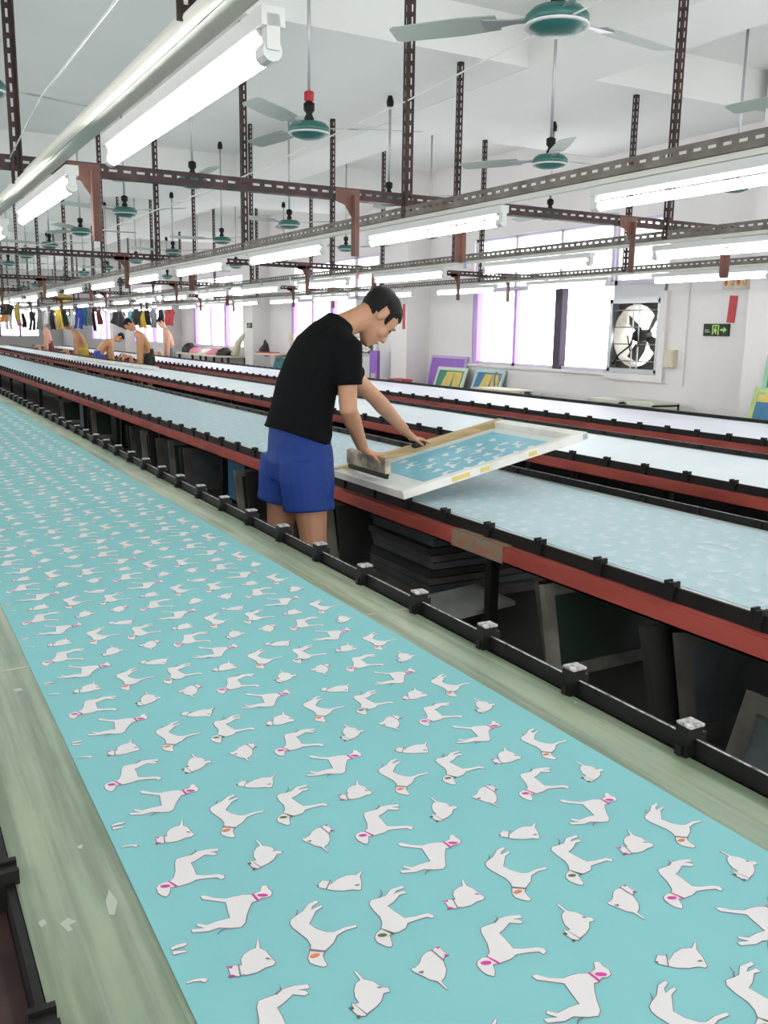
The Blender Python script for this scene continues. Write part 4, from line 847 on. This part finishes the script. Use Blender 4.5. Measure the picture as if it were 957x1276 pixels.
# ------------------------------------------------------------------ things along the window wall
def lean_frame(x, y0, y1, z1, lean, rail, mesh_m, label, name='print_screen', group=None, extra=None, z0=0.0, rw=.05):
    """rectangular frame standing on the floor at x, top leaning towards +X"""
    t = thing(name, label, 'screen frame', (x, (y0+y1)/2, z0), group)
    M = Matrix.Rotation(lean, 3, 'Y'); f = lambda d, y, h: Vector((x, 0, z0))+M @ Vector((d, y, h))
    def bar(ya, yb, ha, hb, da, db, nm, mm):
        q = MB(); q.add([f(d, y, h) for d, y, h in ((da, ya, ha), (db, ya, ha), (db, yb, ha), (da, yb, ha), (da, ya, hb), (db, ya, hb), (db, yb, hb), (da, yb, hb))], [(0, 3, 2, 1), (4, 5, 6, 7), (0, 1, 5, 4), (1, 2, 6, 5), (2, 3, 7, 6), (3, 0, 4, 7)]); q.build(nm, mm, t)
    H = z1/math.cos(lean)
    bar(y0, y0+rw, 0, H, 0, .03, 'frame_rail', rail); bar(y1-rw, y1, 0, H, 0, .03, 'frame_rail', rail)
    bar(y0+rw, y1-rw, 0, rw, 0, .03, 'frame_rail', rail); bar(y0+rw, y1-rw, H-rw, H, 0, .03, 'frame_rail', rail)
    bar(y0+rw, y1-rw, rw, H-rw, .012, .016, 'mesh', mesh_m)
    for poly, mm in (extra or []):
        q = MB(); q.prism([(y1-a*(y1-y0), c*H) for a, c in poly], lambda u, v, t_: f(.010-t_, u, v), .003); q.build('tape_panel', mm, t)
    return t
q_leg = [([(.05, .2), (.35, .93), (.62, .93), (.42, .2)], D['yellow']), ([(.62, .93), (.88, .93), (.90, .2), (.66, .2)], D['yellow'])]
lean_frame(7.55, 11.55, 12.35, .93, .32, mat('pale_green_frame', (.55, .66, .52), .5), D['green'], 'green screen with yellow strips leaning on wall, left of the pair', extra=q_leg)
lean_frame(7.62, 10.72, 11.44, .93, .35, mat('pale_blue_frame', (.42, .60, .62), .5), D['blue'], 'blue screen with yellow strips leaning on wall, right of the pair', extra=q_leg)
lean_frame(7.71, 11.70, 12.72, 1.10, .22, mat('lilac_frame', (.46, .38, .58), .5), D['purple'], 'big purple screen leaning behind the yellow-striped screens', rw=.04)
lean_frame(7.22, 5.58, 6.03, .98, .27, D['lime'], D['blue'], 'blue screen with yellow band leaning at right edge of the picture', extra=[([(0.02, .86), (.98, .86), (.98, .995), (.02, .995)], D['yellow'])])
lean_frame(7.36, 5.52, 5.96, 1.30, .13, mat('green_frame', (.25, .50, .33), .5), D['green'], 'tall green screen behind the blue one at right edge')
lean_frame(7.68, 18.65, 19.40, .90, .3, D['white'], D['teal'], 'small white-framed teal screen leaning on the wall left of the man', extra=[([(.35, .15), (.50, .75), (.65, .15)], D['white'])])
lean_frame(7.68, 17.85, 18.55, .92, .3, D['cream'], D['lime'], 'pale yellow screen beside the teal screen, partly hidden by the man')
t = thing('purple_board', 'narrow purple board standing under the window right of the face', 'board', (7.7, 14.2, 0)); q = MB(); q.box(7.66, 7.72, 14.04, 14.32, 0, 1.13); q.build('panel', D['purple'], t, bevel=.004); q = MB(); q.box(7.64, 7.66, 14.07, 14.22, .60, .74); q.build('label_plate', D['cream'], t)
q = MB(); q.box(7.25, 7.50, 12.50, 12.95, 0, .60); q.build('carton_base', D['cream']); o = bpy.data.objects['carton_base']; o.name = 'carton'; tag(o, 'plain carton standing by the pier under the red box', 'box')
t = thing('red_box', 'red and white box lying on the carton by the purple screen', 'box', (7.37, 12.74, .60)); q = MB(); q.box(7.27, 7.48, 12.53, 12.92, .6, .72); q.build('box_body', D['red'], t); q = MB(); q.box(7.268, 7.482, 12.56, 12.89, .63, .655); q.build('white_band', D['white'], t)
t = thing('bench', 'pale wooden bench by the wall beneath the bright windows', 'bench', (7.45, 10.1, 0))
q = MB(); q.box(7.25, 7.65, 9.68, 10.5, .69, .72); q.build('seat', D['cream'], t)
for yy in (9.72, 10.42):
    for xx in (7.27, 7.60): q = MB(); q.box(xx, xx+.04, yy, yy+.04, 0, .69); q.build('leg', D['cream'], t)
q = MB(); q.box(7.26, 7.29, 9.76, 10.42, .60, .64); q.build('stretcher', D['cream'], t)
t = thing('steel_stand', 'thin bent steel stand beside the wooden bench', 'stand', (7.5, 9.5, 0))
for yy in (9.35, 9.62):
    q = MB(); q.tube([(7.4, yy, 0), (7.4, yy, .70), (7.55, yy, .70), (7.55, yy, 0)], .010, 6); q.build('leg_loop', S_chrome, t)
q = MB(); q.tube([(7.4, 9.35, .70), (7.4, 9.62, .70)], .010, 6); q.build('cross_bar', S_chrome, t); q = MB(); q.box(7.37, 7.43, 9.42, 9.50, .56, .72); q.build('clip', D['black'], t)
q = MB(); q.tube([(7.7, 10.62, 0), (7.7, 10.62, .85), (7.7, 10.58, .92), (7.7, 10.52, .90), (7.7, 10.50, .80)], .012, 6); tag(q.build('hooked_pipe', D['grey'], smooth=True), 'bent grey pipe standing beside the blue striped screen', 'pipe')
for y0, y1, m2, lab in ((7.82, 8.37, 'green', 'pale low cabinet with green panel under the exhaust fan'), (7.31, 7.76, 'black', 'pale low cabinet with dark opening under the switch box')):
    t = thing('low_cabinet', lab, 'cabinet', (7.6, (y0+y1)/2, 0)); q = MB(); q.box(7.45, 7.85, y0, y1, 0, .04); q.box(7.45, 7.85, y0, y1, .68, .72); q.box(7.45, 7.85, y0, y0+.03, 0, .7); q.box(7.45, 7.85, y1-.03, y1, 0, .7); q.box(7.82, 7.85, y0, y1, 0, .7); q.build('body', mat('cab_pale', (.6, .63, .52), .6), t)
    q = MB(); q.box(7.47, 7.49, y0+.035, y1-.035, .06, .665); q.build('front_face', D[m2], t)  # the black one paints the shaded inside of an open front
# table with heaped clothes under the far window
t = thing('side_table', 'plain table heaped with clothes under the lilac window', 'table', (7.55, 22.7, 0)); q = MB(); q.box(7.2, 7.9, 20.9, 24.6, .80, .84); q.build('table_top', D['cream'], t)
for yy in (21.0, 22.2, 23.3, 24.45):
    for xx in (7.24, 7.82): q = MB(); q.box(xx, xx+.05, yy, yy+.05, 0, .80); q.build('leg', S_brown, t)
heaps = [(7.5, 24.2, .22, 'black', 'black bag on the left end of the clothes table'), (7.5, 23.55, .14, 'pink', 'heap of pink cloth left on the clothes table'), (7.5, 22.85, .13, 'white', 'heap of white cloth in the middle of the clothes table'), (7.5, 22.15, .13, 'pink', 'heap of pink cloth right on the clothes table'), (7.5, 21.45, .16, 'black', 'heap of black cloth on right end of the clothes table')]
for i, (x, y, h, c, lab) in enumerate(heaps):
    q = MB(); n = 14
    vs = []; fs = []
    for j in range(6):
        a = j/5*math.pi/2
        for k in range(n):
            th = 2*math.pi*k/n; wob = 1+.18*math.sin(k*2.3+i)+.12*math.sin(k*5+j)
            vs.append((x+.22*math.cos(a)*math.cos(th)*wob, y+.30*math.cos(a)*math.sin(th)*wob, .84+h*math.sin(a)*(1+.2*math.sin(k*1.7+j))))
    for j in range(5):
        for k in range(n): fs.append((j*n+k, j*n+(k+1) % n, (j+1)*n+(k+1) % n, (j+1)*n+k))
    fs.append(tuple(range(n-1, -1, -1))); fs.append(tuple(5*n+k for k in range(n)))
    q.add(vs, fs); tag(q.build('cloth_heap', D[c], smooth=True), lab, 'clothing', 'heaps on the clothes table')
q = MB(); q.loft([((7.62, 21.12, .842), .15, .10), ((7.70, 21.08, 1.15), .12, .07), ((7.97, 21.05, 1.5), .03, .02)], 12); tag(q.build('hanging_cloth', D['cream'], smooth=True), 'peach cloth heaped up the right edge of the lilac window', 'clothing')
t = thing('black_bag', 'peaked black bag on a red tray above the teal screen', 'bag', (7.60, 19.05, .96)); q = MB(); q.loft([((7.6, 19.15, .985), .17, .12), ((7.6, 19.10, 1.06), .12, .09), ((7.6, 19.06, 1.14), .07, .06), ((7.6, 19.10, 1.24), .02, .02)], 12, ref=(0, 1, 0)); q.build('bag_body', D['black'], t, smooth=True); q = MB(); q.box(7.46, 7.76, 18.66, 19.36, .96, .985); q.build('tray', D['red'], t)
q = MB(); q.box(7.4, 7.8, 18.62, 19.42, .0, .96) if False else q.box(7.44, 8.0, 18.64, 19.40, .925, .96); tag(q.build('wall_shelf', D['cream']), 'small wall shelf behind the teal screen', 'shelf')

# ------------------------------------------------------------------ things stored under the second table
V_palew = mat('pale_old_wood', (0.21, 0.20, 0.16), 0.75, var=0.45, vscale=8)
def stored(y, x, z, w, h, ang, rz, k, lab):
    t = thing('stored_screen', lab, 'screen frame', (x, y, z), 'old screens stored under the second table', rz)
    M = Matrix.Rotation(ang, 3, 'X'); f = lambda a, d, c: M @ Vector((a, d, c))
    def bar(a0, a1, c0, c1, d0, d1, nm, mm):
        q = MB(); q.add([f(a, d, c) for a, d, c in ((a0, d0, c0), (a1, d0, c0), (a1, d1, c0), (a0, d1, c0), (a0, d0, c1), (a1, d0, c1), (a1, d1, c1), (a0, d1, c1))], [(0, 1, 2, 3), (4, 7, 6, 5), (0, 4, 5, 1), (1, 5, 6, 2), (2, 6, 7, 3), (3, 7, 4, 0)])
        o = q.build(nm, mm, None, org=(0, 0, 0)); o.parent = t; o.location = (0, 0, 0)
    r = [V_old, V_dark, V_palew][k % 3]
    bar(-w/2, -w/2+.045, 0, h, 0, .028, 'frame_rail', r); bar(w/2-.045, w/2, 0, h, 0, .028, 'frame_rail', r)
    bar(-w/2+.045, w/2-.045, 0, .045, 0, .028, 'frame_rail', r); bar(-w/2+.045, w/2-.045, h-.045, h, 0, .028, 'frame_rail', r)
    bar(-w/2+.045, w/2-.045, .045, h-.045, .012, .015, 'mesh', [V_mesh, V_dark, D['darkgreen']][k % 3])
k = 0
spots = []
y = .55
while y < 12.5:
    if not (2.85 < y < 4.2 or 5.9 < y < 6.5 or 9.2 < y < 10.4 or 11.0 < y < 12.0):
        for j in range(random.choice((2, 3))):
            spots.append((y+.075*j, 2.44+random.uniform(-.06, .05), random.choice((.70, .76)), random.uniform(.30, .355), -.22-.05*j, random.uniform(-.04, .04)))
    y += .62
for k, (y, x, w, h, a, rz) in enumerate(spots):
    stored(y, x, .225, w, h, a, rz, k, '%s stored screen from the camera standing under the second table' % ORD[k] if k < 12 else '%s stored screen left of the man, standing under the second table' % ORD[k-12] if k < 24 else 'dark stored screen under the far part of the second table')
# two large frames leaning against the front of the shelf at the right of the picture
for k, (y, w, h, a) in enumerate(((1.32, .50, .50, .25), (.79, .46, .46, .3))):
    lean_frame(1.84, y-.25, y+.25, h, .36, V_old, V_mesh, '%s grey wooden frame leaning against the second table at lower right' % ('left' if k == 0 else 'right'), 'stored_screen', 'frames leaning at lower right')
t = thing('wrapped_stack', 'stack of boards wrapped in film under the screen on second table', 'stack', (2.5, 3.75, .225))
q = MB(); q.box(2.14, 2.86, 3.38, 4.05, .225, .27)
q.build('bottom_board', V_old, t)
for j in range(8):
    dx = random.uniform(-.015, .015); q = MB(); q.box(2.16+dx, 2.84+dx, 3.42, 4.0, .272+j*.036, .302+j*.036); q.build('board', [V_mesh, V_old, V_dark][j % 3] if j < 7 else V_mesh, t)
q = MB(); q.box(2.135, 2.139, 3.40, 4.02, .27, .55); q.build('film_wrap', W_glass, t)
tag_b = MB(); tag_b.obox((2.12, 3.15, .30), (.42, .30, .02), Matrix.Rotation(-.08, 3, 'Y')); tag(tag_b.build('loose_board', mat('dull_board', (.30, .31, .29), .6, var=.3)), 'pale loose board lying on shelf beside the wrapped stack', 'board')
tag_c = MB(); tag_c.box(1.98, 2.30, 3.02, 3.30, 0, .02); tag_c.box(1.98, 2.0, 3.02, 3.30, 0, .27); tag_c.box(2.28, 2.3, 3.02, 3.3, 0, .27); tag_c.box(1.98, 2.3, 3.02, 3.04, 0, .27); tag_c.box(1.98, 2.3, 3.28, 3.30, 0, .27)
for (y, m2, lab) in ((6.18, 'blue', 'dark blue plastic bin under the second table left of the man'), (9.8, 'darkgreen', 'green crate with pale rim under the second table'), (11.5, 'grey', 'grey crate under the far part of the second table')):
    t = thing('storage_bin', lab, 'bin', (2.5, y, .225)); q = MB(); xa, xb, ya, yb = 2.2, 2.8, y-.26, y+.26
    for a in ((xa, xb, ya, ya+.02, .225, .53), (xa, xb, yb-.02, yb, .225, .53), (xa, xa+.02, ya, yb, .225, .53), (xb-.02, xb, ya, yb, .225, .53), (xa, xb, ya, yb, .225, .245)): q.box(*a)
    q.build('bin_body', D[m2], t)
    q = MB()
    for a in ((xa-.015, xb+.015, ya-.015, ya+.02, .53, .55), (xa-.015, xb+.015, yb-.02, yb+.015, .53, .55), (xa-.015, xa+.02, ya, yb, .53, .55), (xb-.02, xb+.015, ya, yb, .53, .55)): q.box(*a)
    q.build('rim', V_margin if m2 == 'darkgreen' else D[m2], t)
# cans and odds between second and third tables
for i, (x, y, c) in enumerate(((3.42, 3.55, 'cream'), (3.45, 4.0, 'orange'), (3.40, 2.9, 'white'), (3.46, 2.45, 'cream'))):
    q = MB(); q.lathe([(.11, 0), (.115, .02), (.115, .28), (.12, .29), (.12, .30), (.105, .30), (.105, .27)], (x, y, 0), 18)
    tag(q.build('ink_bucket', D[c], smooth=False), '%s ink bucket on the floor between second and third tables' % (('cream', 'orange', 'white', 'second cream')[i]), 'bucket', 'ink buckets')
for i, (y, c) in enumerate(((2.55, 'white'), (3.35, 'cream'))):
    pass
print('objects', len(bpy.data.objects))
